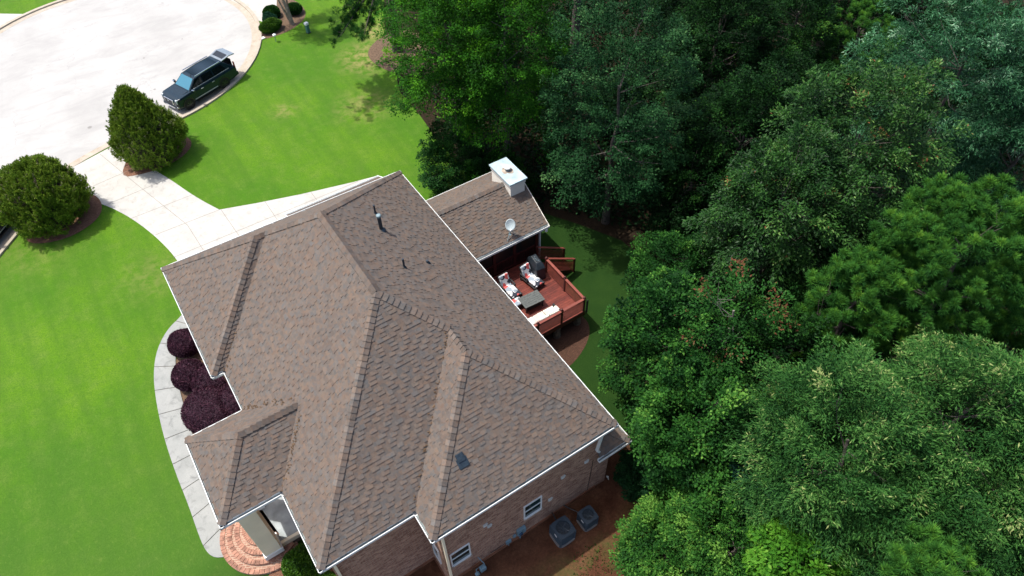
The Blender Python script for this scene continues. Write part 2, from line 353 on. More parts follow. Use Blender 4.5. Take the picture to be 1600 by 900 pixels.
def sheet(name, poly, z, mat, kind='structure', thick=0, label=None):
    m = MB(); m.prism(poly, z-thick, z) if thick else m.add([(p[0], p[1], z) for p in poly], [tuple(range(len(poly)))])
    o = m.build(name, mat); o['kind'] = kind; return o
def smooth_poly(pts, it=2):
    for _ in range(it):
        q = []
        for i in range(len(pts)):
            a, b = Vector(pts[i][:2]), Vector(pts[(i+1) % len(pts)][:2]); q += [a*.75+b*.25, a*.25+b*.75]
        pts = q
    return [tuple(p) for p in pts]
def smooth_line(pts, it=2):
    for _ in range(it):
        q = [Vector(pts[0][:2])]
        for i in range(len(pts)-1):
            a, b = Vector(pts[i][:2]), Vector(pts[i+1][:2]); q += [a*.75+b*.25, a*.25+b*.75]
        q.append(Vector(pts[-1][:2])); pts = q
    return [tuple(p) for p in pts]

# ------------------------------------------------------------------ ground, road, paths
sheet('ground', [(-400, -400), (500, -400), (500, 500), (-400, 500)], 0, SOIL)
lawn = [(-120, -120), (-2, -120), (-1.5, -16.5), (1, -16.6), (4.5, -16.6), (10, -16), (13.6, -17.2), (15.8, -17), (18.5, -14.5), (21, -12), (23.6, -9.3), (23.4, -6.8),
        (22.2, -4.4), (20.8, -2), (19.6, 1), (19.0, 4.4), (19.0, 7.5), (19.4, 11), (19.6, 14.6), (20.6, 17.4), (21.6, 20), (22.6, 23), (24.5, 27), (28, 33), (34, 42), (60, 80), (60, 160), (-120, 160)]
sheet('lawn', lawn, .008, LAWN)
CC = (2.644, 32.40); CR = 11.62
def arc(c, r, a0, a1, n): return [(c[0]+r*math.cos(math.radians(a0+(a1-a0)*i/n)), c[1]+r*math.sin(math.radians(a0+(a1-a0)*i/n))) for i in range(n+1)]
road = arc(CC, CR, -95, 150, 60) + [(-20, 37), (-60, 10), (-56, -4), (-32.5, -13.8), (-8.2, 13.6), (-6.9, 15.05), (-4.6, 17.7), (-3.5, 19.2), (-1.6, 20.0), (0, 20.5), (1.5, 20.8)]
sheet('road', road, .016, ROAD)
def ribbon(line, w0, w1, z0, z1, name, mat):
    """band along a line, offset w0..w1 to its right-hand side, a closed kerb of real height"""
    m = MB(); P = [Vector(p) for p in line]; V = []
    for i, p in enumerate(P):
        d = (P[min(i+1, len(P)-1)]-P[max(i-1, 0)]).normalized(); nrm = Vector((d.y, -d.x))
        a, b = p+nrm*w0, p+nrm*w1
        V += [(a.x, a.y, z0), (b.x, b.y, z0), (b.x, b.y, z1), (a.x, a.y, z1)]
    F = []
    for i in range(len(P)-1):
        k = 4*i; F += [(k+j, k+(j+1) % 4, k+4+(j+1) % 4, k+4+j) for j in range(4)]
    F += [(3, 2, 1, 0), tuple(range(4*len(P)-4, 4*len(P)))]
    m.add(V, F); o = m.build(name, mat); o['kind'] = 'structure'; return o
edge1 = arc(CC, CR, -95, 152, 60)
ribbon(edge1, -.42, .10, .010, .024, 'gutter_pan', KERB)
ribbon(edge1, .10, .40, .0, .13, 'kerb', KERB)
edge2 = [(-32.5, -13.8), (-8.2, 13.6), (-6.9, 15.05), (-4.6, 17.7), (-3.4, 19.3)]
ribbon(edge2, -.42, .02, .010, .024, 'gutter_pan', KERB); ribbon(edge2, .02, .22, 0, .13, 'kerb', KERB)
edge3 = [(-3.4, 19.4), (-1.6, 20.05), (0, 20.55), (1.7, 20.84)]
ribbon(edge3, -.42, .10, .018, .034, 'driveway_apron', KERB)
# driveway with saw-cut joints as gaps between slabs
dl = smooth_line([(-3.5, 19.3), (-3.1, 17.0), (-2.28, 14.99), (-1.55, 13.83), (-.77, 12.16), (-.1, 10.18), (.39, 8.19), (.62, 6.6), (.7, 3.0), (.75, -.5)])
drr = smooth_line([(1.7, 20.8), (1.3, 18.6), (1.39, 17.13), (1.78, 16.0), (2.45, 14.2), (2.96, 12.57), (3.5, 11.1), (4.12, 9.71)])
drv = dl + [(13.0, -.5), (13.3, 3.4), (13.75, 6.96), (12.3, 7.26), (8.97, 8.12), (6.26, 8.96)] + drr[::-1]
sheet('driveway', drv, .030, DRIVE)
gap = plain('joint_filler', (.20, .18, .15), .9)
jm = MB()
for a, b in (((-2.9, 16.6), (1.45, 17.1)), ((-1.9, 14.3), (2.3, 14.6)), ((-.8, 12.1), (3.1, 12.1)), ((.1, 9.75), (4.2, 9.7)), ((.45, 7.2), (12.6, 7.15)), ((-.9, 19.9), (.3, 15.5)), ((.3, 15.5), (2.0, 9.5)),
             ((2.0, 9.5), (2.4, 2.0)), ((4.2, 9.7), (4.6, 2.0)), ((6.8, 8.8), (6.9, 2.0)), ((9.6, 7.9), (9.7, 2.0)), ((.6, 4.6), (12.9, 4.6))):
    jm.bar((a[0], a[1], .0325), (b[0], b[1], .0325), .024, .004)
o = jm.build('expansion_joint', gap); o['kind'] = 'structure'
# neighbour's drive
sheet('neighbour_driveway', [(12.6, 38.6), (14.5, 33.6), (14.3, 31.2), (15.0, 29.9), (16.3, 31.0), (17.3, 33.6), (20, 40), (28, 52), (18, 52)], .030, DRIVE)
sheet('neighbour_driveway', [(-1.9, 43.7), (-4.9, 42.2), (-6.8, 40.8), (-11, 43), (-14, 56), (-9, 56), (-4.4, 45.6)], .030, DRIVE)
# walkway as slabs
wo = smooth_line([(.4, 3.2), (-.51, 2.43), (-1.39, 1.96), (-2.23, .96), (-2.8, -.38), (-3.16, -2.03), (-3.45, -4.46), (-3.53, -6.85), (-3.5, -8.76), (-3.55, -10.5), (-3.51, -11.28), (-3.31, -11.75), (-2.9, -11.99), (-2.6, -12.0)])
wi = smooth_line([(.9, 2.3), (.1, 1.95), (-.75, 1.1), (-1.4, .3), (-1.75, -.7), (-1.98, -2.1), (-2.2, -4.4), (-2.3, -6.85), (-2.3, -8.7), (-2.3, -9.8), (-2.3, -10.2), (-2.3, -10.6), (-2.3, -11.2), (-2.3, -11.9)])
n_ = 11
def at_frac(line, t):
    P = [Vector(p) for p in line]; ls = [(P[i+1]-P[i]).length for i in range(len(P)-1)]; T = t*sum(ls)
    for i, l in enumerate(ls):
        if T <= l or i == len(ls)-1: return P[i]+(P[i+1]-P[i])*(min(T, l)/l)
        T -= l
m = MB(); tot = 66
cuts = [int(tot*(k/n_)) for k in range(n_+1)]
for k in range(n_):
    a, b = cuts[k], cuts[k+1]; sub = np.linspace(a/tot+.0012, b/tot-.0012, 9)
    O = [at_frac(wo, t) for t in sub]; I = [at_frac(wi, t) for t in sub]
    m.prism([tuple(p) for p in O]+[tuple(p) for p in I[::-1]], 0, .045)
o = m.build('walkway', WALK); o['kind'] = 'structure'
O = [at_frac(wo, t) for t in np.linspace(0, 1, 60)]; I = [at_frac(wi, t) for t in np.linspace(0, 1, 60)]
sheet('walkway_joint_bed', [tuple(p) for p in O]+[tuple(p) for p in I[::-1]], .014, gap)
# bare red edge along the walk + beds
ribbon([tuple(p) for p in O][::-1], -.09, .0, 0, .012, 'soil_edge', SOIL) if False else ribbon([tuple(p) for p in O], -.15, -.005, 0, .011, 'soil_edge', mat_mulch('clay_edge', (.20, .10, .06), (.30, .17, .10)))
sheet('flower_bed', [(-2.2, -10.4), (-2.3, -6), (-2.2, -3), (-1.9, -1), (-1.3, .3), (-.4, 1.3), (1, 1.3), (1, -10.4)], .012, BARK)
sheet('flower_bed', smooth_poly([(-2.0, -13.6), (1.2, -13.2), (1.2, -17.3), (-.8, -17.3), (-1.9, -15.5)]), .012, STRAW)
sheet('mulch_ring', smooth_poly([(-.6, 16.6), (1.2, 15.95), (3.2, 16.0), (4.7, 17.0), (4.8, 18.4), (3.4, 19.9), (1.8, 19.9)]), .034, STRAW)
sheet('mulch_ring', smooth_poly([(-6.8, 13.4), (-4.6, 12.4), (-2.4, 13.2), (-1.85, 14.9), (-2.6, 16.6), (-5.2, 16.9), (-6.4, 15.0)]), .034, STRAW)
sheet('mulch_bed', smooth_poly([(13.6, 28.8), (13.75, 27.6), (14.9, 27.5), (16.4, 27.7), (18.2, 28.9), (18.7, 31), (18.2, 33), (16.6, 33.2), (16.3, 31.3), (15.0, 30.2), (14.5, 29.4)]), .02, BARK)
sheet('mulch_bed', smooth_poly([(20.0, 21.2), (19.6, 19.4), (20.2, 17.2), (22.4, 15.0), (25, 16), (25, 22), (22.2, 22.6)]), .02, BARK)
sheet('clay_patch', smooth_poly([(12.4, -9), (13, -12), (15.1, -12.5), (16.6, -12.0), (17.7, -11.2), (18.05, -10.3), (17.6, -9.4), (16, -8.2), (13, -7.6)]), .014, mat_mulch('red_clay', (.055, .024, .013), (.11, .050, .028)))

# ------------------------------------------------------------------ house
HE = 5.9
house = thing('brick_house', 'large two storey brick house with brown shingle hip roof and white gutters in the middle', 'house')
s1, s2, s3, s4, s5 = .83, .841, .806, 1.06, .76
def pl_front(x, y): return s1*(x-.52)
def solve3(planes):  # each a,b,c,d : a x + b y + c z = d
    A = np.array([p[:3] for p in planes]); return Vector(np.linalg.solve(A, np.array([p[3] for p in planes])))
FR = (-s1, 0, 1, -s1*.52); WG = (-s1, 0, 1, 0); AB = (s3*.0141, s3, 1, 0); WS = (0, -s4, 1, s4*7.51)
BK = (s1, 0, 1, s1*12.77); B1 = (0, -s2, 1, s2*17.5); B2 = (0, -s2, 1, s2*18.77); ST = (-s1, 0, 1, -s1*4.26)
def E(x, y): return Vector((x, y, 0))
A_, B_, C_, C1, N1, K1, K2, N2 = E(0, 0), E(12.77, -.18), E(0, -7.51), E(.52, -7.51), E(.52, -9.68), E(-1.82, -9.68), E(-1.82, -14.04), E(.52, -14.04)
D_, F1, F_, E_ = E(.52, -17.5), E(4.26, -17.5), E(4.26, -18.77), E(12.77, -18.77)
P1 = solve3([FR, BK, AB]); P2 = solve3([FR, BK, B1]); W_ = solve3([WG, WS, AB]); W1 = solve3([FR, WS, AB])
J1 = solve3([B1, BK, ST]); J2 = solve3([B2, BK, ST]); T_ = Vector((.18, -11.86, 1.66)); T2 = Vector((2.52, -11.86, 1.66))
faces = [[A_, C_, W_], [C_, C1, W1, W_], [C1, N1, T2, N2, D_, P2, P1, W1], [N1, K1, T_, T2], [K1, K2, T_], [K2, N2, T2, T_],
         [D_, F1, J1, P2], [F1, F_, J2, J1], [F_, E_, J2], [E_, B_, P1, P2, J1, J2], [B_, A_, W_, W1, P1]]
PAL = [(0.149, 0.109, 0.081), (0.141, 0.116, 0.093), (0.167, 0.123, 0.089), (0.128, 0.114, 0.1), (0.138, 0.103, 0.079), (0.154, 0.119, 0.093), (0.121, 0.098, 0.079), (0.145, 0.119, 0.097), (0.132, 0.119, 0.104), (0.161, 0.113, 0.082)]
rng = random.Random(7)
def clip2(poly, a, b, c):      # keep a*x+b*y<=c
    out = []
    for i in range(len(poly)):
        p, q = poly[i], poly[(i+1) % len(poly)]; dp, dq = a*p[0]+b*p[1]-c, a*q[0]+b*q[1]-c
        if dp <= 0: out.append(p)
        if dp*dq < 0: t = dp/(dp-dq); out.append((p[0]+(q[0]-p[0])*t, p[1]+(q[1]-p[1])*t))
    return out
def inside(p, poly):
    c = False
    for i in range(len(poly)):
        a, b = poly[i], poly[(i+1) % len(poly)]
        if (a[1] > p[1]) != (b[1] > p[1]) and p[0] < (b[0]-a[0])*(p[1]-a[1])/(b[1]-a[1])+a[0]: c = not c
    return c
def shingle_face(m, pts, z0, lip=.085, row=.155):
    """one roof plane laid in courses of tabs; pts are 3D, z relative to the eave, z0 added"""
    nrm = Vector((0, 0, 0))
    for i in range(len(pts)): nrm += pts[i].cross(pts[(i+1) % len(pts)])
    nrm.normalize()
    if nrm.z < 0: nrm = -nrm
    e = Vector((0, 0, 1)).cross(nrm).normalized(); g = nrm.cross(e).normalized()
    if g.z < 0: g = -g
    zmin = min(p.z for p in pts); o = min(pts, key=lambda p: p.z)
    P2d = [((p-o).dot(e), (p-o).dot(g)) for p in pts]
    P2d = clip2(P2d, 0, -1, -lip/g.z) if zmin < .01 else P2d
    def to3(x, y, h=0): q = o+e*x+g*y+nrm*h; return (q.x, q.y, q.z+z0)
    k = len(m.v); m.v += [to3(x, y, 0) for x, y in P2d]; f = tuple(range(k, k+len(P2d)))
    m.f.append(f); m.col.append((.10, .085, .075))
    # skirt for the board's lower edge
    xs = [p[0] for p in P2d]; ys = [p[1] for p in P2d]; y = min(ys); r = 0
    while y < max(ys):
        x = min(xs)-.15*(r % 4)-.06*rng.random(); kk_ = r % 2
        while x < max(xs):
            kk_ += 1; w = .225+.075*rng.random(); x1 = x+w
            thick = (kk_ % 2 == 0) if rng.random() < .85 else rng.random() < .5
            t = .030 if thick else .006
            yy0 = y-(.014 if thick else 0); yy1 = y+row+.004
            cs = [(x, yy0), (x1, yy0), (x1, yy1), (x, yy1)]
            ins = [inside(p, P2d) for p in ((x, y+.004), (x1, y+.004), (x1, yy1), (x, yy1))]
            if any(ins) or inside(((x+x1)/2, y+row/2), P2d):
                if all(ins): poly = cs
                else:
                    poly = P2d
                    for a, b, c in ((-1, 0, -x), (1, 0, x1), (0, -1, -y), (0, 1, yy1)):
                        poly = clip2(poly, a, b, c)
                        if len(poly) < 3: break
                if len(poly) >= 3:
                    c = rng.choice(PAL); j = .92+rng.random()*.2; c = tuple(q*j for q in c)
                    k = len(m.v); hh = [t if q[1] < y+row*.5 else .003 for q in poly]
                    m.v += [to3(q[0], q[1], .001+t+(.003-t)*max(0, min(1, (q[1]-y)/row))) for q in poly]
                    n = len(poly); m.f.append(tuple(range(k, k+n))); m.col.append(c)
                    kk = len(m.v); m.v += [to3(q[0], q[1], -.002) for q in poly]
                    dc = tuple(q*.8 for q in c)
                    for i in range(n): m.f.append((k+i, kk+i, kk+(i+1) % n, k+(i+1) % n)); m.col.append(dc)
            x = x1
        y += row; r += 1
def face_normal(pts):
    nrm = Vector((0, 0, 0))
    for i in range(len(pts)): nrm += pts[i].cross(pts[(i+1) % len(pts)])
    nrm.normalize(); return nrm if nrm.z > 0 else -nrm
roofm = MB(); roofm.col = []
for f in faces: shingle_face(roofm, f, HE)
# fix winding-independent shading is fine: two-sided
roof = roofm.build('roof', SHINGLE, house)

def ridge_cap(p0, p1, n0, n1, z0, parent, w=.19, step=.235, lift=.07):
    """overlapping cap shingles from p0 (low) to p1 (high)"""
    p0, p1 = Vector(p0)+Vector((0, 0, z0)), Vector(p1)+Vector((0, 0, z0)); d = (p1-p0); Lg = d.length; d.normalize()
    def side(n):
        v = d.cross(n).normalized()
        if v.z > 0: v = -v
        return v
    a, b = side(n0), side(n1)
    if a.dot(b) > 0 and abs(d.z) < 1e-3: pass
    if (a-b).length < .1: b = -b
    upn = (n0+n1).normalized(); m = MB(); m.col = []; k = 0; t = 0.0
    while t < Lg-.02:
        t1 = min(t+step+.03, Lg); c = rng.choice(PAL); j = .85+rng.random()*.75; c = tuple(q*j for q in c)
        def sec(tt, h): q = p0+d*tt+upn*h; return [q+a*w+upn*(-.0), q+a*w*.35+upn*.012, q+upn*.022, q+b*w*.35+upn*.012, q+b*w]
        lo, hi = sec(t, lift), sec(t1, lift*.35); base = sec(t, -.01); bl = [lo[0]-n0*lift, lo[4]-n1*lift]
        i = len(m.v); m.v += [tuple(q) for q in lo+hi+base]
        for q in range(4): m.f.append((i+q, i+q+1, i+5+q+1, i+5+q)); m.col.append(c)
        for q in range(4): m.f.append((i+10+q, i+10+q+1, i+q+1, i+q)); m.col.append(tuple(v*.7 for v in c))
        l2 = [hi[0]-n0*.03, hi[4]-n1*.03, base[0], base[4]]; i2 = len(m.v); m.v += [tuple(q) for q in l2]
        m.f.append((i+0, i+5, i2+0, i2+2)); m.f.append((i+4, i+9, i2+1, i2+3)); m.col += [c, c]
        t += step
    return m.build('ridge_cap', SHINGLE, parent)
N = [face_normal(f) for f in faces]
def z08(p, q):   # start the cap a little above the eave
    return p+(q-p).normalized()*.16
for p, q, i, j in ((A_, W_, 0, 10), (W_, W1, 1, 10), (W1, P1, 2, 10), (C_, W_, 0, 1), (B_, P1, 9, 10), (D_, P2, 2, 6), (E_, J2, 8, 9), (J1, P2, 6, 9), (F_, J2, 7, 8), (K1, T_, 3, 4), (K2, T_, 4, 5), (J2, J1, 7, 9)):
    ridge_cap(z08(p, q) if p.z < .01 else p, q, N[i], N[j], HE, roof)
ridge_cap(P1, P2, N[2], N[9], HE, roof, w=.23, lift=.15)
ridge_cap(T_, T2, N[3], N[5], HE, roof, w=.21, lift=.13)

def gutter(p, q, z, parent, ext0=1, ext1=1, wd=.13, inward=None, mat=None):
    """open K gutter whose outer lip runs on the line p-q; inward is the side the roof is on"""
    p, q = Vector((p[0], p[1], z)), Vector((q[0], q[1], z)); d = (q-p).normalized(); n = Vector(inward).normalized()
    m = MB(); t = .028
    def run(off, w_, z0, z1):
        a = p+n*(off+w_/2)+Vector((0, 0, (z0+z1)/2)); b = q+n*(off+w_/2)+Vector((0, 0, (z0+z1)/2))
        m.bar(a, b, w_, z1-z0)
    run(0, t, -.12, 0.012); run(t, wd-t-.002, -.12, -.095)
    o = m.build('gutter', WHITE, parent)
    m2 = MB(); a = p+n*(t+(wd-t)/2)+Vector((0, 0, -.080)); b = q+n*(t+(wd-t)/2)+Vector((0, 0, -.080)); m2.bar(a+d*.03, b-d*.03, wd-t-.01, .02)
    m2.build('gutter', ALU, o).name = 'gutter_floor'  # dark grey floor strip inside the trough
    m3 = MB(); a = p+n*(wd+.0125)+Vector((0, 0, -.05)); b = q+n*(wd+.0125)+Vector((0, 0, -.05)); m3.bar(a, b, .02, .2); m3.build('fascia', WHITE, o)
    return o
segs = [(A_, C_, (1, 0, 0)), (C_, C1, (0, 1, 0)), (C1, N1, (1, 0, 0)), (N1, K1, (0, -1, 0)), (K1, K2, (1, 0, 0)), (K2, N2, (0, 1, 0)), (N2, D_, (1, 0, 0)),
        (D_, F1, (0, 1, 0)), (F1, F_, (1, 0, 0)), (F_, E_, (0, 1, 0)), (E_, B_, (-1, 0, 0)), (B_, A_, (0, -1, 0))]
for p, q, n in segs: gutter(p, q, HE+(.07 if n == (0, -1, 0) and p is B_ else 0), roof, inward=n)
sf = MB(); sf.add([(p.x, p.y, HE-.125) for p in (A_+E(.05, -.05), C_+E(.05, .05), C1+E(.05, .05), N1+E(.05, -.05), K1+E(.05, -.05), K2+E(.05, .05), N2+E(.05, .05), D_+E(.05, .05), F1+E(.05, .05), F_+E(.05, .05), E_+E(-.05, .05), B_+E(-.05, -.05))], [tuple(range(12))])
sf.build('soffit', WHITE, house)

def brickwall(name, pts, z0, z1, mat, parent, closed=True):
    m = MB(); m.uv = []; n = len(pts); s = 0
    for i in range(n if closed else n-1):
        a, b = pts[i], pts[(i+1) % n]; l = math.dist(a, b)
        m.add([(a[0], a[1], z0), (b[0], b[1], z0), (b[0], b[1], z1), (a[0], a[1], z1)], [(0, 1, 2, 3)])
        m.uv += [(s, z0), (s+l, z0), (s+l, z1), (s, z1)]; s += l
    return m.build(name, mat, parent)
wallpts = [(.42, -.5), (.42, -7.1), (.94, -7.1), (.94, -17.1), (4.66, -17.1), (4.66, -18.37), (12.35, -18.37), (12.35, -.55)]
brickwall('wall', wallpts, -.2, HE-.13, BRICK, house)
# red-clay stained footing
ft = MB(); FO = plain('clay_stained_footing', (.20, .075, .035), .9, noise=.35, scale=3)
ft.b2(4.62, 12.38, -18.41, -18.36, 0, .22); ft.b2(.9, 4.62, -17.14, -17.09, 0, .22); ft.b2(4.62, 4.65, -18.41, -17.14, 0, .22); ft.build('footing', FO, house)

def window_y(xc, y, z0, w, h, parent=house):
    """window set in a wall that faces -y"""
    fr = MB(); t = .055; x0, x1, z1 = xc-w/2, xc+w/2, z0+h
    fr.b2(x0-t, x0, y-.05, y+.02, z0-t, z1+t); fr.b2(x1, x1+t, y-.05, y+.02, z0-t, z1+t); fr.b2(x0, x1, y-.05, y+.02, z1, z1+t); fr.b2(x0, x1, y-.08, y+.02, z0-t, z0)
    f = fr.build('window', WHITE, parent)
    MB().b2(x0, x1, y-.034, y-.005, z0+h*.49, z0+h*.535).build('sash', WHITE, f)
    MB().b2(x0, x1, y-.012, y+.02, z0, z0+h*.49).build('pane', GLASSW, f)
    MB().b2(x0, x1, y-.012, y+.02, z0+h*.535, z1).build('pane', GLASSW, f)
    MB().b2(x0-t-.03, x1+t+.03, y-.10, y+.01, z0-t-.07, z0-t).build('sill', BRICK, f)
    return f
window_y(8.90, -18.37, 1.72, .80, 1.12); window_y(5.38, -18.37, 1.70, .80, 1.12)
fr = MB(); fr.b2(4.60, 4.67, -18.02, -17.96, 1.5, 2.9); fr.b2(4.60, 4.67, -17.50, -17.44, 1.5, 2.9); fr.b2(4.60, 4.67, -17.96, -17.50, 2.84, 2.9); fr.b2(4.60, 4.67, -17.96, -17.50, 1.5, 1.56)
f = fr.build('window', WHITE, house); MB().b2(4.64, 4.67, -17.96, -17.50, 1.56, 2.84).build('pane', GLASSW, f)
def downspout(pts, w=.10):
    m = MB()
    for a, b in zip(pts[:-1], pts[1:]): m.bar(a, b, w, w*.75)
    return m.build('downspout', CREAM if w > .11 else WHITE, house)
downspout([(4.78, -18.60, HE-.12), (4.78, -18.46, HE-.42), (4.78, -18.46, .1)], .125)
downspout([(11.98, -18.70, HE-.12), (11.90, -18.62, 4.45), (12.05, -18.62, 4.2)], .11)
downspout([(1.12, -17.36, HE-.12), (1.06, -17.2, HE-.5), (1.06, -17.2, .1)], .14)
# bay / lower skirt roof at the rear corner
lw = HE-2.55   # 3.35
bayf = [Vector((12.15, -18.70, 0)), Vector((13.88, -18.70, 0)), Vector((12.36, -17.18, 1.05))]
bayg = [Vector((13.88, -18.70, 0)), Vector((13.88, -12.2, 0)), Vector((12.36, -12.2, 1.05)), Vector((12.36, -17.18, 1.05))]
bl = [Vector((12.15, -18.70, 0)), Vector((12.36, -17.18, 1.05)), Vector((12.15, -18.40, 0.0))]
bm = MB(); bm.col = []
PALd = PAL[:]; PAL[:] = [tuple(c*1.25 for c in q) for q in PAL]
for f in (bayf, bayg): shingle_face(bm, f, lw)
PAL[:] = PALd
bay = bm.build('bay_roof', SHINGLE, house)
ridge_cap(z08(bayf[1], bayf[2]), bayf[2], face_normal(bayf), face_normal(bayg), lw, bay)
gutter((12.10, -18.70), (13.88, -18.70), lw, bay, inward=(0, 1, 0)); gutter((13.88, -18.70), (13.88, -12.2), lw, bay, inward=(-1, 0, 0))
MB().b2(12.37, 13.8, -18.62, -12.3, lw-.13, lw-.11).build('soffit', WHITE, bay)
brickwall('bay_wall', [(12.30, -18.36), (12.95, -18.36), (13.28, -18.0), (13.28, -12.6), (12.3, -12.6)], -.2, lw-.13, BRICK, house, closed=False)
# garage skirt roof, upper side of the house
skf = [Vector((6.80, 3.20, 0)), Vector((12.68, 3.20, 0)), Vector((12.68, -.48, 2.0)), Vector((6.80, -.48, 2.0))]
sm = MB(); sm.col = []; shingle_face(sm, skf, 3.2); sk = sm.build('garage_roof', SHINGLE, house)
gutter((6.80, 3.20), (12.68, 3.20), 3.29, sk, inward=(0, -1, 0))
for xx in (6.82, 12.66): m = MB(); m.bar((xx, 3.2, 3.18), (xx, -.45, 5.16), .05, .16); m.build('rake_board', WHITE, sk)
brickwall('garage_wall', [(7.1, -.5), (7.1, 2.8), (12.4, 2.8), (12.4, -.5)], 0, 3.1, BRICK, house, closed=False)
m = MB(); m.b2(7.5, 9.6, 2.80, 2.86, .05, 2.3); m.b2(9.9, 12.0, 2.80, 2.86, .05, 2.3); m.build('garage_door', WHITE, house)

# entry porch under the small hipped roof
m = MB(); m.b2(-1.35, -.63, -13.33, -12.6, .45, HE-.12); cb = m.build('entry_column', CREAM, house, bevel=.02)
m = MB(); m.b2(-1.40, -.58, -13.38, -12.55, .45, .75); m.build('plinth', WHITE, cb)
m = MB(); m.b2(-1.35, -.63, -11.1, -10.4, .45, HE-.12); cb = m.build('entry_column', CREAM, house, bevel=.02)
m = MB(); m.b2(-1.40, -.58, -11.15, -10.35, .45, .75); m.build('plinth', WHITE, cb)
MB().b2(-1.40, -.60, -13.30, -10.4, 4.4, HE-.13).build('entry_beam', CREAM, house)
MB().b2(-.60, .93, -13.28, -12.9, 4.9, HE-.13).build('entry_beam', CREAM, house)
MB().b2(-.95, .93, -13.0, -10.3, .0, .60).build('porch_floor', SLATE, house)
MB().b2(-.98, .93, -13.14, -13.0, .36, .66).build('porch_kerb', CREAM, house)
MB().b2(-.98, .93, -13.12, -13.0, .0, .36).build('stone_base', STONE, house)
m = MB(); m.b2(.86, .935, -12.5, -11.3, .6, 3.1); m.build('front_door', REDDARK, house)
PAV, n, b = newmat('brick_pavers'); v = objvec(n)
vo = n.nodes.new('ShaderNodeTexBrick'); vo.inputs['Scale'].default_value = 1; vo.inputs['Brick Width'].default_value = .2; vo.inputs['Row Height'].default_value = .1; vo.inputs['Mortar Size'].default_value = .012
vo.inputs['Color1'].default_value = (.22, .095, .062, 1); vo.inputs['Color2'].default_value = (.36, .20, .14, 1); vo.inputs['Mortar'].default_value = (.40, .30, .22, 1); L(n, mapping(n, v, (1, 1, 1), .5), vo.inputs['Vector'])
c = mix(n, ramp(n, noise(n, v, 14, 5, .7), [(.5, 0), (.7, .6)]), vo.outputs[0], (.55, .40, .28)); L(n, c, b.inputs['Base Color']); b.inputs['Roughness'].default_value = .85; bump(n, b, vo.outputs['Fac'], -.6, .02)
st = None
for k in range(4):
    r = 1.98-.36*k; z = .15*(k+1)
    pts = arc((-.95, -11.85), r, 78, 300, 30)
    m = MB(); m.prism(pts, z-.15 if k else 0, z)
    if k == 0: st = m.build('brick_step', PAV, house)
    else: m.build('brick_step', PAV, house)
    # rowlock edge
    ribp = arc((-.95, -11.85), r-.10, 78, 300, 34)
    m = MB()
    for i in range(34):
        a = math.radians(78+222*(i+.5)/34); 
        for q in (0,): m.box((-.95+(r-.10)*math.cos(a), -11.85+(r-.10)*math.sin(a), z+.012), (.20, (r-.1)*math.radians(222/34)*.86, .03), a)
    m.build('step_nosing', plain('rowlock_brick', (.31, .155, .105), .85, noise=.5, scale=4), st if k == 0 else house)

# roof penetrations
def back_z(x): return HE+s1*(12.77-x)
def vent_pipe(x, y, h, r, cap=False):
    z = back_z(x); m = MB(); m.lathe((x, y, z-.1), [(r, 0), (r, h+.1)], 12); o = m.build('vent_pipe', DARKMETAL, house)
    f = MB(); f.lathe((x, y, z-.04), [(r*2.4, -.12), (r*2.2, .03), (r*1.2, .12)], 14); f.build('flashing', DARKMETAL, o)
    if cap:
        f = MB(); f.lathe((x, y, z+h-.02), [(r*1.1, -.05), (r*1.3, -.02), (r*1.3, .05), (r*.9, .08), (.02, .085)], 16); f.build('rain_cap', PIPECAP, o, smooth=False)
vent_pipe(8.87, -6.82, .84, .085, True); vent_pipe(9.20, -5.48, .52, .045); vent_pipe(8.58, -9.55, .52, .045); vent_pipe(9.86, -8.95, .16, .06)
m = MB(); z = 7.25; m.box((6.54, -17.12, z+.06), (.30, .32, .16), 0, math.atan(s2)); m.box((6.54, -17.30, z-.06), (.42, .40, .03), 0, math.atan(s2)); m.build('roof_vent', DARKMETAL, house, bevel=.02)

# rear screened porch wing
pz = 3.4; sp_ = .56; yf, yb, yr = -6.10, -.45, -3.275; pr = sp_*(yr-yf)
pf = [Vector((12.3, yf, 0)), Vector((18.47, yf, 0)), Vector((18.47, yr, pr)), Vector((12.3, yr, pr))]
pb = [Vector((12.3, yb, 0)), Vector((12.3, yr, pr)), Vector((18.47, yr, pr)), Vector((18.47, yb, 0))]
m = MB(); m.col = []
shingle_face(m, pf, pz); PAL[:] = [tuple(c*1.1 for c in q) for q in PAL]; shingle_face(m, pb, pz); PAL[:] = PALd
proof = m.build('porch_roof', SHINGLE, house)
ridge_cap((17.6, yr, pr), (12.4, yr, pr), face_normal(pf), face_normal(pb), pz, proof, w=.2, lift=.10)
gutter((12.8, yf), (18.5, yf), pz, proof, inward=(0, 1, 0)); gutter((12.8, yb), (18.5, yb), pz, proof, inward=(0, -1, 0))
for yy in (yf+.02, yb-.02): m = MB(); m.bar((18.48, yy, pz-.06), (18.48, yr, pz+pr-.06), .035, .16); m.build('rake_board', CREAMB, proof)
m = MB(); m.add([(18.1, -5.75, 1.2), (18.1, -.8, 1.2), (18.1, -.8, pz-.02), (18.1, yr, pz+pr-.35), (18.1, -5.75, pz-.02)], [(0, 1, 2, 3, 4)])
m.add([(17.95, -.8, 0), (12.4, -.8, 0), (12.4, -.8, pz-.1), (17.95, -.8, pz-.1)], [(0, 1, 2, 3)]); m.b2(17.9, 18.08, -5.7, -.8, 0, 1.2); m.build('porch_wall', CREAMB, house)
MB().b2(12.36, 18.0, -5.95, -.6, pz-.12, pz-.10).build('porch_ceiling', CREAMB, house)
m = MB()
for x in (12.75, 13.75, 15.05, 16.38, 17.85): m.b2(x-.09, x+.09, -5.82, -5.68, 1.25, pz-.12)
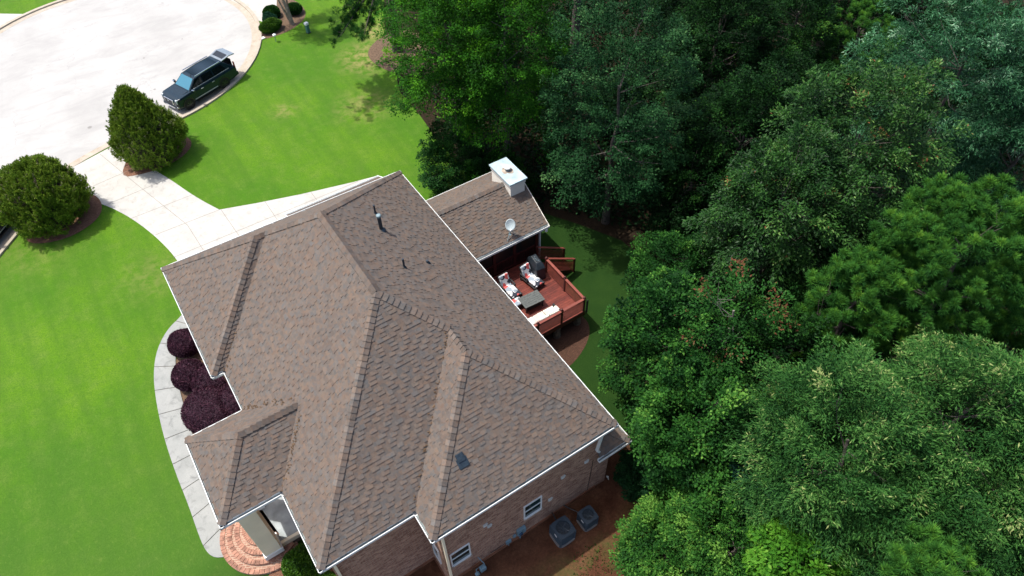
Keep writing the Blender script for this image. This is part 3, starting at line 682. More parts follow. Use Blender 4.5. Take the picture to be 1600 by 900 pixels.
for a, b in ((12.84, 13.66), (13.84, 14.96), (15.14, 16.29), (16.47, 17.76)): m.b2(a, b, -5.81, -5.69, 1.98, 2.10); m.b2(a, b, -5.81, -5.69, 1.25, 1.36); m.b2(a, b, -5.81, -5.69, 3.06, pz-.12)
m.build('porch_frame', REDDARK, house)
m = MB()
for k in range(40):
    x = 12.9+k*.125; m.b2(x, x+.04, -5.80, -5.76, 1.36, 1.98)
m.build('porch_baluster', REDDARK, house)
for a, b in ((12.84, 13.66), (13.84, 14.96), (15.14, 16.29), (16.47, 17.76)): MB().b2(a, b, -5.755, -5.745, 1.36, 3.06).build('screen_panel', SCREEN, house)
MB().b2(12.36, 18.0, -5.7, -.8, 1.1, 1.24).build('porch_deck', REDDARK, house)
downspout([(18.22, -6.04, pz-.12), (18.02, -5.86, pz-.35), (18.02, -5.86, .1)], .09)
m = MB(); m.tube([(18.3, -6.05, pz-.15), (18.3, -6.05, pz-.32)], .09, 10); m.build('flood_lamp', PLASTIC, house)
# chimney
ch = MB(); ch.b2(17.34, 18.26, -4.02, -2.12, 3.5, 5.42); chm = ch.build('chimney', CREAMB, house)
MB().b2(17.30, 18.30, -4.06, -2.08, 5.22, 5.42).build('chimney_trim', CREAMB, chm)
m = MB(); m.b2(17.24, 18.38, -4.13, -2.01, 5.42, 5.52); m.build('chimney_cap', CAPM, chm, bevel=.012)
m = MB(); m.lathe((17.82, -3.0, 5.50), [(.13, 0), (.13, .16), (.12, .17)], 20); m.build('flue', PIPECAP, chm)
m = MB(); m.lathe((17.82, -3.0, 5.63), [(.155, 0), (.155, .07), (.14, .075)], 20); m.build('flue_collar', BLACKM, chm)
m = MB(); m.lathe((17.82, -3.0, 5.70), [(.19, 0), (.19, .045), (.10, .09), (.01, .10)], 20); m.build('flue_cap', plain('pale_steel', (.62, .62, .60), .4), chm)
m = MB(); rr = random.Random(3); pts = [(17.82+(.22+.2*rr.random())*math.cos(t), -3.0+(.22+.2*rr.random())*math.sin(t)) for t in [k*math.pi/9 for k in range(18)]]; m.prism(pts, 5.518, 5.524); m.build('rust_stain', RUST, chm)

# ------------------------------------------------------------------ wall-mounted things
def wallbox(name, x, z, w, h, d, mat, label, cat, group=None, yw=-18.37):
    m = MB(); m.b2(x-w/2, x+w/2, yw-d, yw-.002, z-h/2, z+h/2); o = m.build(name, mat, bevel=.012); tag(o, label, cat, group); return o
def vent_cover(x, z, label):
    t = thing('wall_vent', label, 'vent', (x, -18.37, z), 0, 'pale square vent covers on the brick side wall')
    m = MB(); m.b2(-.10, .10, -.03, -.002, -.10, .10); m.build('frame', VENTW, t)
    m = MB()
    for k in range(4): m.box((0, -.045, -.07+k*.047), (.17, .03, .012), 0, -.6)
    m.build('louvre', VENTW, t); m = MB(); m.b2(-.11, .11, -.07, -.03, .075, .11); m.build('hood', VENTW, t)
vent_cover(6.62, 3.55, 'upper pale square vent of the touching pair right of the downspout')
vent_cover(6.80, 3.24, 'lower pale square vent of the touching pair right of the downspout')
vent_cover(9.80, 1.95, 'pale square vent just right of the window above the meter')
vent_cover(10.41, 3.36, 'pale square vent high between the meter window and the rear downspout')
vent_cover(11.63, 3.40, 'pale square vent on the brick beside the lower rear roof')
t = thing('electric_meter', 'blue grey electric meter box with round dial on the side wall', 'meter', (8.27, -18.37, .78))
MB().b2(-.21, .21, -.14, -.002, -.26, .26).build('box', METER, t, bevel=.015); MB().b2(.06, .19, -.17, -.14, -.1, .22).build('door', METER, t)
m = MB(); m.tube([(-.08, -.14, -.04), (-.08, -.23, -.04)], .085, 16); m.build('dial', plain('dial_glass', (.03, .07, .12), .15), t)
m = MB(); m.tube([(-.06, -.07, -.26), (-.06, -.07, -.72)], .035, 8); m.build('conduit', METER, t)
wallbox('junction_box', 7.93, .62, .14, .16, .10, METER, 'tiny grey junction box between the meter and the cable box', 'utility box')
t = thing('cable_box', 'small grey cable box on the brick left of the meter with drooping cable', 'utility box', (7.62, -18.37, .42))
MB().b2(-.13, .13, -.09, -.002, -.14, .14).build('box', METER, t, bevel=.01); m = MB(); m.tube([(0, -.05, -.14), (0, -.06, -.45)], .015, 6); m.build('conduit', METER, t)
m = MB(); m.tube([(-.13, -.05, .05), (-.5, -.03, -.02), (-.9, -.02, -.02)], .012, 6); m.build('cable', BLACKM, t)
m = MB(); m.tube([(12.02, -18.385, 3.1), (11.92, -18.385, .1)], .013, 6); tag(m.build('wall_cable', BLACKM), 'thin black cable running down the brick wall near the rear corner', 'cable')
t = thing('gas_meter', 'small grey gas meter at the foot of the brick side wall', 'meter', (6.1, -18.75, 0))
MB().b2(-.14, .14, -.1, .1, .25, .58).build('body', METER, t, bevel=.03); m = MB(); m.tube([(-.1, 0, .58), (-.1, 0, .75), (-.3, 0, .75), (-.3, 0, .0)], .025, 8); m.tube([(.1, 0, .58), (.1, .0, .8), (.0, .35, .9)], .02, 8); m.build('pipe', METER, t)
m = MB(); m.tube([(-.3, 0, .35), (-.3, -.12, .35)], .10, 14); m.build('regulator', METER, t)
t = thing('hose_spigot', 'pale hose tap low on the brick near the rear corner', 'tap', (13.05, -18.36, .35))
m = MB(); m.tube([(0, 0, 0), (0, -.12, -.02), (0, -.16, -.10)], .022, 8); m.build('spout', VENTW, t); m = MB(); m.lathe((0, -.08, .02), [(.05, 0), (.05, .02)], 10); m.build('handle', VENTW, t)

# air conditioners
def ac_unit(x, y, s, h, label, rz=0):
    t = thing('air_conditioner', label, 'air conditioner', (x, y, 0), rz, 'air conditioner units beside the brick wall')
    def rr_(s_, r=.16, n=5):
        pts = []
        for k in range(40):
            a = 2*math.pi*k/40; q = s_/2/((abs(math.cos(a))**5+abs(math.sin(a))**5)**.2); pts.append((q*math.cos(a), q*math.sin(a)))
        return pts
    MB().prism(rr_(s+.1), 0, .07).build('pad', plain('pad_grey', (.18, .17, .16), .9), t)
    MB().prism(rr_(s-.03), .07, h-.07).build('coil', ACD, t)
    m = MB()
    P = rr_(s)
    for z in np.arange(.12, h-.08, .055):
        n = len(P); Q = rr_(s-.02); V = [(p[0], p[1], z) for p in P]+[(p[0], p[1], z+.02) for p in Q]; m.add(V, [(i, (i+1) % n, n+(i+1) % n, n+i) for i in range(n)])
    for cx, cy in ((1, 1), (-1, 1), (-1, -1), (1, -1)): m.box((cx*(s/2-.045), cy*(s/2-.045), h/2), (.10, .10, h-.12), math.radians(45))
    m.build('louvre', ACM, t)
    # top ring
    P = rr_(s+.02); n = len(P); m = MB(); R = s*.37
    I = []
    for p in P: a = math.atan2(p[1], p[0]); I.append((R*math.cos(a), R*math.sin(a)))
    V = [(p[0], p[1], h-.08) for p in P]+[(p[0], p[1], h) for p in P]+[(p[0], p[1], h+.015) for p in I]+[(p[0], p[1], h-.10) for p in I]
    m.add(V, [(k*n+i, k*n+(i+1) % n, (k+1)*n+(i+1) % n, (k+1)*n+i) for k in range(3) for i in range(n)]); m.build('top_panel', ACM, t)
    m = MB(); m.lathe((0, 0, h-.14), [(R, 0), (R, .004)], 24); m.build('fan_well', BLACKM, t)
    m = MB()
    for k in range(4):
        a = k*math.pi/2+.4; m.box((R*.5*math.cos(a), R*.5*math.sin(a), h-.08), (R*.85, R*.42, .012), a, .35)
    m.lathe((0, 0, h-.10), [(.07, 0), (.07, .05), (.03, .06)], 14); m.build('fan', plain('fan_steel', (.045, .06, .07), .5, .2), t)
    m = MB()
    for k in range(1, 5):
        r = R*k/4.1
        for i in range(28):
            a, b = 2*math.pi*i/28, 2*math.pi*(i+1)/28; m.bar((r*math.cos(a), r*math.sin(a), h+.01), (r*math.cos(b), r*math.sin(b), h+.01), .003)
    for k in range(6): a = k*math.pi/6; m.bar((R*math.cos(a), R*math.sin(a), h+.012), (-R*math.cos(a), -R*math.sin(a), h+.012), .007)
    m.build('fan_guard', ACM, t)
    MB().b2(-s/2-.012, -s/2-.002, -.14, .02, h-.22, h-.12).build('badge', PLASTIC, t); return t
ac_unit(9.82, -19.36, .84, .86, 'larger blue grey air conditioner, nearer the meter, fan grille on top')
ac_unit(11.10, -19.47, .68, .76, 'smaller blue grey air conditioner, nearer the rear corner, fan grille on top')
m = MB(); m.tube([(9.9, -18.9, .3), (9.95, -18.5, .35), (9.95, -18.38, .35)], .03, 8); m.tube([(11.0, -19.1, .3), (10.7, -18.6, .3), (10.6, -18.38, .3)], .03, 8)
tag(m.build('refrigerant_line', BLACKM), 'black pipes joining the two air conditioners to the brick wall', 'pipe')

# satellite dish on the porch roof
t = thing('satellite_dish', 'pale grey satellite dish on a mast on the rear porch roof', 'satellite dish', (16.25, -5.60, pz+sp_*.5))
m = MB(); n = 28; aim = Vector((-.42, -.70, .50)).normalized(); r_ = aim.cross(Vector((0, 0, 1))).normalized(); u_ = r_.cross(aim)
cen = Vector((.0, -.02, .68)); V = []; F = []
for k in range(7):
    rr_ = k/6
    for i in range(n):
        a = 2*math.pi*i/n; V.append(cen+(r_*math.cos(a)*.27+u_*math.sin(a)*.33)*rr_+aim*(.07*rr_*rr_))
for k in range(6):
    for i in range(n): F.append((k*n+i, k*n+(i+1) % n, (k+1)*n+(i+1) % n, (k+1)*n+i))
V2 = [p-aim*.015 for p in V]; nv = len(V); F2 = [tuple(nv+q for q in f[::-1]) for f in F]; F2 += [((6*n+i), (6*n+(i+1) % n), nv+6*n+(i+1) % n, nv+6*n+i) for i in range(n)]
m.add(V+V2, F+F2); m.build('reflector', DISHM, t, smooth=True)
m = MB(); m.tube([(0, 0, 0), (0, .02, .35), tuple(cen-aim*.03)], .025, 8); m.tube([(-.38, -.3, -.10), (0, 0, .35)], .013, 6); m.tube([(.2, -.3, -.12), (0, 0, .35)], .013, 6); m.build('mast', PIPECAP, t)
m = MB(); lnb = cen+aim*.42-u_*.22; m.tube([tuple(cen-u_*.30), tuple(lnb)], .015, 6); m.build('feed_arm', PIPECAP, t)
m = MB(); m.box(tuple(lnb), (.11, .07, .12), .5); m.build('receiver', PLASTIC, t, bevel=.01)
m = MB(); m.box((0, 0, 0), (.2, .2, .015), 0, math.atan(sp_)); m.build('foot', PIPECAP, t)

# ------------------------------------------------------------------ deck
deck = thing('wooden_deck', 'red stained raised wooden deck with railings and stairs behind the house', 'deck')
dz = 1.25; X0, X1, Y0, Y1 = 12.36, 17.58, -10.62, -5.83
BOARDS = []
for k in range(3): BOARDS.append(plain('red_deck_board', [(.125, .021, .012), (.095, .015, .009), (.160, .030, .017)][k], .5, noise=.25, scale=6))
m = [MB(), MB(), MB()]; y = Y0; k = 0; rr = random.Random(5)
while y < Y1-.05: m[rr.randrange(3)].b2(X0, X1, y, y+.132, dz-.035, dz); y += .14
fl = None
for k in range(3): o = m[k].build('floor_boards', BOARDS[k], deck)
m = MB(); m.b2(X0, X1+.04, Y0-.04, Y0-.002, dz-.28, dz-.005); m.b2(X1+.002, X1+.04, Y0, Y1, dz-.28, dz-.005); m.build('rim_joist', REDDARK, deck)
MB().b2(X0, X1-.02, Y0+.02, Y1, dz-.27, dz-.05).build('joist', BLACKM, deck)
def rail(a, b, zf0, zf1, hgt=1.02, cap=True):
    """railing along a-b with horizontal slats, floor heights zf0, zf1"""
    a, b = Vector((a[0], a[1], zf0)), Vector((b[0], b[1], zf1)); m = MB()
    for k in range(7): z = .12+k*.115; m.bar(a+Vector((0, 0, z)), b+Vector((0, 0, z)), .03, .045)
    o = m.build('railing', REDWOOD, deck); m = MB(); m.bar(a+Vector((0, 0, hgt)), b+Vector((0, 0, hgt)), .14, .04); m.build('cap_rail', REDCAP, o); return o
REDCAP = plain('faded_red_cap', (.21, .050, .033), .6, noise=.2, scale=5)
def rpost(x, y, z0, z1, fin=True):
    m = MB(); m.b2(x-.05, x+.05, y-.05, y+.05, z0, z1); o = m.build('post', REDDARK, deck)
    if fin:
        m = MB(); m.box((x, y, z1+.015), (.15, .15, .03)); m.lathe((x, y, z1+.03), [(.05, 0), (.065, .04), (.05, .09), (.01, .11)], 10); m.build('finial', REDDARK, o)
xr, yr_ = X1-.03, Y0+.03
rail((12.5, yr_), (14.55, yr_), dz, dz); rail((14.65, yr_), (16.05, yr_), dz, dz); rail((16.15, yr_), (xr, yr_), dz, dz)
rail((xr, yr_), (xr, -8.93), dz, dz); rail((xr, -8.83), (xr, -7.22), dz, dz)
for x, y in ((14.6, yr_), (16.1, yr_), (xr, yr_), (xr, -8.88), (xr, -7.17), (xr+.05, -6.22)): rpost(x, y, .9, dz+1.06)
for k in range(6):     # ball trim stacked on the outer corner, seen in the photo as a beaded post
    pass
m = MB()
for k in range(7): m.lathe((xr+.12, yr_-.12, dz-.05+k*.15), [(.03, 0), (.06, .03), (.06, .08), (.03, .11)], 8)
m.build('corner_trim', BLACKM, deck)
rail((xr+.08, -7.19), (19.5, -7.19), dz-.0, .10); rail((xr+.08, -6.27), (19.42, -6.27), dz+.1, .22)
rpost(19.52, -7.19, 0, 1.1, False); rpost(19.46, -6.27, 0, 1.2, False)
m = MB()
for k in range(6):
    x = X1+.04+k*.31; z = dz-.2*(k+1)+.0; m.b2(x, x+.30, -7.12, -6.34, z-.04, z)
m.build('stair_tread', REDWOOD, deck)
m = MB(); m.bar((X1+.05, -7.12, dz-.25), (19.4, -7.12, .05), .04, .25); m.bar((X1+.05, -6.34, dz-.25), (19.4, -6.34, .05), .04, .25); m.build('stringer', REDDARK, deck)
for x, y in ((15.98, -10.42), (17.42, -10.30), (14.4, -10.42), (17.35, -7.2), (13.0, -10.3)):
    m = MB(); m.lathe((x, y, 0), [(.21, 0), (.20, .3), (.19, .7), (.18, dz-.28)], 8); m.build('pier', STONE, deck)

# ------------------------------------------------------------------ deck furniture
def cushion(m, c, d, rx=0, rz=0): m.box(c, d, rz, rx)
def lounge(x, y, rz, label):
    """patio armchair with a cushioned ottoman; local +y is the back"""
    t = thing('lounge_chair', label, 'lounge chair', (x, y, dz), rz, 'cushioned lounge chairs on the deck')
    m = MB(); 
    for sx in (-.34, .34): m.b2(sx-.03, sx+.03, -.72, .45, .22, .28)
    m.b2(-.37, .37, .42, .48, .22, .5); m.b2(-.37, .37, -.76, -.70, .2, .30); m.build('frame', RATTAN, t)
    for sx in (-.34, .34):
        for sy in (-.70, .42): MB().b2(sx-.03, sx+.03, sy-.03, sy+.03, 0, .24).build('leg', RATTAN, t)
        m = MB(); m.b2(sx-.035, sx+.035, -.15, .45, .48, .53); m.b2(sx-.03, sx+.03, -.15, -.09, .25, .5); m.build('armrest', RATTAN, t)
    m = MB(); m.box((0, -.15, .34), (.58, .62, .13)); m.build('seat_cushion', CUSH, t, bevel=.04)
    m = MB(); m.box((0, -.60, .32), (.56, .30, .12)); m.build('foot_cushion', CUSH, t, bevel=.04)
    m = MB(); m.box((0, .35, .62), (.58, .14, .72), 0, -.42); m.build('back_cushion', CUSH, t, bevel=.05)
    m = MB(); m.box((0, .43, .60), (.66, .04, .74), 0, -.42); m.build('backrest', RATTAN, t); return t
lounge(16.42, -7.28, math.radians(8), 'printed lounge chair nearer the covered grill, in the middle of the deck')
lounge(15.02, -7.22, math.radians(3), 'printed lounge chair partly hidden by the roof edge, nearer the house')
t = thing('ottoman', 'square printed ottoman at the roof edge beside the grey table', 'ottoman', (14.85, -8.32, dz))
MB().b2(-.26, .26, -.24, .24, .05, .28).build('base', RATTAN, t); m = MB(); m.b2(-.27, .27, -.25, .25, .28, .40); m.build('cushion', CUSH, t, bevel=.04)
t = thing('coffee_table', 'grey slatted rectangular table in the middle of the red deck', 'table', (15.50, -8.70, dz), math.radians(-3))
m = MB()
for k in range(6): y = -.40+k*.134; m.b2(-.60, .60, y, y+.125, .50, .53)
m.build('tabletop', TABLEM, t); MB().b2(-.55, .55, -.36, .36, .44, .498).build('apron', BLACKM, t); MB().b2(-.42, .42, -.26, .26, .05, .44).build('base', RATTAN, t)
for sx in (-.5, .5):
    for sy in (-.32, .32): MB().b2(sx-.03, sx+.03, sy-.03, sy+.03, 0, .45).build('leg', BLACKM, t)
t = thing('outdoor_sofa', 'long outdoor sofa with pale printed cushions along the lower deck rail', 'sofa', (15.25, -9.93, dz), 0)
MB().b2(-1.05, 1.05, -.36, .30, .08, .28).build('frame', RATTAN, t); MB().b2(-1.05, 1.05, -.42, -.34, .1, .68).build('backrest', RATTAN, t)
MB().b2(.98, 1.08, -.34, .34, .1, .50).build('armrest', RATTAN, t); MB().b2(-1.08, -.98, -.34, .34, .1, .50).build('armrest', RATTAN, t)
for k in range(3): m = MB(); m.b2(-.97+k*.65, -.34+k*.65, -.22, .32, .28, .42); m.build('seat_cushion', CUSH2, t, bevel=.04)
for k in range(3): m = MB(); m.box((-.655+k*.65, -.27, .56), (.62, .14, .34), 0, .15); m.build('back_cushion', CUSH2, t, bevel=.05)
m = MB(); m.tube([(.92, -.30, .66), (.92, .0, .64)], [.10, .10], 12); m.build('bolster', CUSH2, t)
# covered grill
t = thing('covered_grill', 'barbecue grill under a black cover by the stair opening', 'grill', (17.0, -6.95, dz), math.radians(90-6))
m = MB(); prof = [(-.62, .04, -.30, .30), (-.60, .55, -.29, .29), (-.58, .88, -.28, .28), (-.46, 1.02, -.25, .22), (-.30, 1.18, -.16, .14)]
V = []
for x, z, y0, y1 in prof:
    V += [(x, y0, z), (-x, y0, z), (-x, y1, z), (x, y1, z)]
F = [(k*4+j, k*4+(j+1) % 4, k*4+4+(j+1) % 4, k*4+4+j) for k in range(4) for j in range(4)]+[(16, 17, 18, 19), (3, 2, 1, 0)]
m.add(V, F); m.build('cover', COVER, t, bevel=.03)
m = MB(); m.tube([(-.2, -.1, 1.19), (-.12, .05, 1.20), (-.02, .0, 1.2), (.08, .08, 1.19), (.18, -.02, 1.19)], .012, 6); m.tube([(-.3, .1, 1.10), (-.1, .15, 1.15)], .012, 6); m.build('tie_cord', PIPECAP, t)
for sx in (-.5, .5):
    m = MB(); m.tube([(sx, -.33, .05), (sx, -.27, .05)], .05, 10); m.build('wheel', RIM, t)

# ------------------------------------------------------------------ vehicles
def make_suv(label, gate=True, group=None):
    """local +x is the front, y left, wheels on z=0"""
    t = thing('parked_suv', label, 'car', group=group)
    Ls = 2.72; WB = 1.61; R = .41
    # body: stations of half width & section heights
    def loft(st, name, mat, par, sm=True):
        m = MB(); n = len(st[0]); V = []
        for s_ in st: V += s_
        F = [(i*n+j, i*n+(j+1) % n, (i+1)*n+(j+1) % n, (i+1)*n+j) for i in range(len(st)-1) for j in range(n)]+[tuple(range(n))[::-1], tuple(range((len(st)-1)*n, len(st)*n))]
        m.add(V, F); return m.build(name, mat, par, bevel=.035)
    def sec(x, w, z0, zb, z1, tuck=.05):
        return [(x, -w+.08, z0), (x, -w, z0+.12), (x, -w, zb-.10), (x, -w+tuck, z1), (x, w-tuck, z1), (x, w, zb-.10), (x, w, z0+.12), (x, w-.08, z0)]
    st = [sec(2.62, .80, .34, .90, .94, .08), sec(2.50, .93, .28, 1.05, 1.09), sec(2.2, 1.0, .27, 1.10, 1.13), sec(1.2, 1.01, .27, 1.14, 1.19), sec(.8, 1.01, .27, 1.16, 1.21), sec(-1.0, 1.02, .27, 1.18, 1.23), sec(-2.3, 1.0, .30, 1.18, 1.22), sec(-2.58, .97, .36, 1.16, 1.18)]
    body = loft(st, 'body', CARP, t)
    # hood crease
    m = MB(); m.add([(2.45, -.62, 1.095), (2.45, .62, 1.095), (1.25, .78, 1.225), (1.25, -.78, 1.225), (2.45, -.62, 1.05), (2.45, .62, 1.05), (1.25, .78, 1.15), (1.25, -.78, 1.15)], [(0, 1, 2, 3), (0, 4, 5, 1), (1, 5, 6, 2), (3, 2, 6, 7), (0, 3, 7, 4)]); m.build('hood', CARP, t, bevel=.02)
    # greenhouse
    def g(x, w, z): return [(x, -w, z), (x, w, z)]
    top = 1.86
    cab = MB(); V = [(1.22, -.86, 1.19), (1.22, .86, 1.19), (.42, .70, top-.06), (.42, -.70, top-.06), (-2.05, .70, top), (-2.05, -.70, top), (-2.50, .86, 1.18), (-2.50, -.86, 1.18), (-.8, .71, top+.02), (-.8, -.71, top+.02),
                     (-.8, .93, 1.20), (-.8, -.93, 1.20)]
    cab.add(V, [(0, 1, 2, 3), (3, 2, 8, 9), (9, 8, 4, 5), (5, 4, 6, 7), (1, 10, 8, 2), (10, 6, 4, 8), (0, 3, 9, 11), (11, 9, 5, 7), (0, 11, 7, 6, 10, 1)])
    c = cab.build('cabin', CARP, t, bevel=.04)
    def lerp3(a, b, t_): return Vector(a)*(1-t_)+Vector(b)*t_
    def pane(q, off, name, mat, e=.04):
        q = [Vector(p) for p in q]; nrm = (q[1]-q[0]).cross(q[2]-q[0]).normalized(); cen_ = sum(q, Vector())/4
        if nrm.dot(cen_-Vector((-.6, 0, 1.2))) < 0: nrm = -nrm
        v = [p+nrm*off for p in q]; b = [p-nrm*.02 for p in q]; m = MB(); m.add(v+b, [(0, 1, 2, 3)]+[(i, (i+1) % 4, 4+(i+1) % 4, 4+i) for i in range(4)]); return m.build(name, mat, t)
    pane([(1.16, -.76, 1.23), (1.16, .76, 1.23), (.47, .63, top-.09), (.47, -.63, top-.09)], .012, 'windscreen', WSHIELD)
    for s_ in (1, -1):
        def q(x, u):   # point on the side glass plane at height fraction u
            x0 = x; w0 = .865+.07*min(1, (1.2-x)/2.0) if x > -.8 else .93-.07*min(1, (-.8-x)/1.7); w1 = .705
            return (x0, s_*(w0*(1-u)+w1*u), 1.20+(top-1.20)*u)
        for x0, x1, x0t, x1t in ((.92, -.02, .42, -.05), (-.12, -1.0, -.14, -1.0), (-1.1, -2.1, -1.1, -1.9)):
            pane([q(x0, .12), q(x1, .12), q(x1t, .82), q(x0t, .82)], .022, 'side_window', CARGLASS)
        m = MB(); m.bar((.95, s_*.905, 1.235), (-2.2, s_*.905, 1.255), .03, .03); m.build('window_trim', SATIN, t)
        m = MB(); m.bar((.30, s_*.70, top+.06), (-1.95, s_*.68, top+.08), .06, .05); m.build('roof_rail', CHROME, t, bevel=.01)
        m = MB(); m.bar((1.05, s_*1.025, .52), (-1.0, s_*1.035, .52), .025, .05); m.build('side_trim', SATIN, t)
        m = MB(); m.b2(-1.2, 1.0, s_*.98, s_*1.12, .30, .35); m.build('running_board', BLACKM, t)
        for x in (.25, -.75): m = MB(); m.b2(x-.12, x+.08, s_*1.015, s_*1.05, 1.0, 1.04); m.build('door_handle', SATIN, t)
        m = MB(); m.box((.98, s_*1.12, 1.24), (.14, .26, .18), s_*.15); mi = m.build('wing_mirror', CARP, t, bevel=.03)
        m = MB(); m.box((1.02, s_*1.12, 1.29), (.15, .24, .05), s_*.15); m.build('mirror_cap', CHROME, mi)
        m = MB(); m.box((2.46, s_*.80, .93), (.26, .20, .32), -s_*.25); m.build('headlight', LAMPG, t, bevel=.03)
        m = MB(); m.box((2.56, s_*.80, .50), (.14, .16, .10), -s_*.2); m.build('fog_lamp', CHROME, t, bevel=.02)
        m = MB(); m.box((-2.56, s_*.90, 1.15), (.08, .12, .75)); m.build('tail_light', plain('red_lens', (.25, .01, .01), .2), t, bevel=.01)
        for x in (WB, -WB):
            wh = empty('wheel'); wh.parent = t; wh.location = (x, s_*.90, R)
            m = MB(); m.tube([(0, -.13, 0), (0, .13, 0)], R, 28); m.build('tyre', TYRE, wh, bevel=.03)
            m = MB(); m.tube([(0, s_*.10, 0), (0, s_*.135, 0)], R*.68, 24); m.build('rim', RIM, wh)
            m = MB()
            for k in range(6): a = k*math.pi/3; m.bar((0, s_*.15, 0), (R*.62*math.cos(a), s_*.14, R*.62*math.sin(a)), .07, .03, (0, 1, 0))
            m.build('spoke', plain('spoke_grey', (.05, .055, .06), .3, .6), wh)
            m = MB(); V = []
            for k in range(13):
                a = math.pi*k/12; V += [((R+.03)*math.cos(a)+x, s_*1.0, R+(R+.03)*math.sin(a)), ((R+.09)*math.cos(a)+x, s_*1.0, R+(R+.09)*math.sin(a)), ((R+.09)*math.cos(a)+x, s_*1.035, R+(R+.09)*math.sin(a)), ((R+.03)*math.cos(a)+x, s_*1.035, R+(R+.03)*math.sin(a))]
            m.add(V, [(4*k+j, 4*k+(j+1) % 4, 4*k+4+(j+1) % 4, 4*k+4+j) for k in range(12) for j in range(4)]); m.build('wheel_arch', BLACKM, t)
            m = MB(); m.tube([(x, s_*.99, R), (x, s_*1.022, R)], R+.03, 24); m.build('wheel_well', TYRE, t)
    m = MB(); m.box((2.63, 0, .84), (.06, 1.0, .40)); gr = m.build('grille', CHROME, t, bevel=.02)
    m = MB()
    for k in range(5): m.b2(2.655, 2.68, -.42, .42, .68+k*.07, .71+k*.07)
    m.build('grille_bar', BLACKM, gr)
    m = MB(); m.box((2.67, 0, .89), (.03, .16, .12)); m.build('emblem', PIPECAP, gr)
    m = MB(); m.box((2.56, 0, .42), (.22, 1.72, .22)); m.build('front_bumper', CARP, t, bevel=.05)
    m = MB(); m.box((2.66, 0, .40), (.05, 1.0, .10)); m.build('air_dam', CHROME, t, bevel=.01)
    m = MB(); m.box((-2.62, 0, .52), (.22, 1.84, .28)); m.build('rear_bumper', CARP, t, bevel=.05)
    m = MB(); m.b2(-1.9, .2, -.5, .5, top+.022, top+.03)
    m = MB()
    for k in range(5): m.bar((.2, -.4+k*.2, top-.02), (-1.9, -.4+k*.2, top+.022), .03, .03)
    m.build('roof_rib', CARP, t)
    m = MB(); m.tube([(.38, .25, top-.02), (.30, .25, top+.06)], .03, 8); m.build('antenna', BLACKM, t)
    if gate:
        gt = MB(); a = Vector((-2.06, 0, top)); d = Vector((-.93, 0, .06)); 
        V = [(a.x, -.68, a.z+.03), (a.x, .68, a.z+.03), (a.x-.42, .74, a.z+.16), (a.x-.42, -.74, a.z+.16), (a.x-.98, .66, a.z+.04), (a.x-.98, -.66, a.z+.04)]
        V2 = [(x, y, z-.07) for x, y, z in V]
        gt.add(V+V2, [(0, 1, 2, 3), (3, 2, 4, 5), (6, 9, 8, 7), (9, 11, 10, 8), (0, 6, 7, 1), (1, 7, 8, 2), (2, 8, 10, 4), (4, 10, 11, 5), (5, 11, 9, 3), (3, 9, 6, 0)])
        g_ = gt.build('tailgate', plain('tailgate_glossy', (.30, .34, .36), .18, .5, .6), t, bevel=.02); g_['label'] = 'open liftgate raised above the rear'
        m = MB(); m.add([(a.x-.10, -.55, a.z+.075), (a.x-.10, .55, a.z+.075), (a.x-.40, .58, a.z+.168), (a.x-.40, -.58, a.z+.168)], [(0, 1, 2, 3)]); m.build('rear_window', CARGLASS, g_)
        m = MB(); m.box((-2.535, 0, 1.25), (.02, 1.4, .9)); m.build('cargo_opening', BLACKM, t)
    for ch in list(t.children):      # long rear overhang, shorter nose
        if ch.type != 'MESH' or ch.name.startswith('wheel'): continue
        for o_ in [ch]+list(ch.children):
            for v_ in o_.data.vertices:
                x = v_.co.x; v_.co.x = x-.36*max(0, min(1, (-1.95-x)/.45))-.14*max(0, min(1, (x-2.1)/.3))
    return t
suv = make_suv('black SUV with its tailgate open parked along the right kerb of the cul-de-sac')
fwp, rwp = Vector((5.88, 21.48)), Vector((8.90, 22.64)); hd = (fwp-rwp).normalized(); left = Vector((-hd.y, hd.x)); cen = (fwp+rwp)/2-left*.95-hd*.08
suv.location = (cen.x, cen.y, .02); suv.rotation_euler = (0, 0, math.atan2(hd.y, hd.x))
s2v = make_suv('black car mostly cut off at the left edge, behind the rounded evergreen', gate=False)
s2v.name = 'parked_car'
s2v.location = (-8.35, 15.65, .02); s2v.rotation_euler = (0, 0, math.atan2(-.75, -.66))

rr = random.Random(17); m = MB()
for (x0, y0, x1, y1, k) in ((.60, -7.6, 3.9, -4.3, 60), (.62, -9.75, 2.4, -11.5, 40), (.62, -14.0, 2.4, -12.3, 40), (4.3, -17.4, 8.4, -13.4, 50)):
    for q in range(k):
        f = rr.random(); x = x0+(x1-x0)*f+rr.gauss(0, .05); y = y0+(y1-y0)*f+rr.gauss(0, .05)
        z = HE+max(s1*(x-.52) if x < 6 and y > -17 and x0 < 4 else s2*(y+17.5), 0)+.05; m.box((x, y, z), (.07, .04, .008), rr.random()*3, .5*rr.random())
lv = m.build('valley_litter', plain('dry_leaf', (.10, .06, .03), .9, noise=.5), house); lv['kind'] = 'stuff'
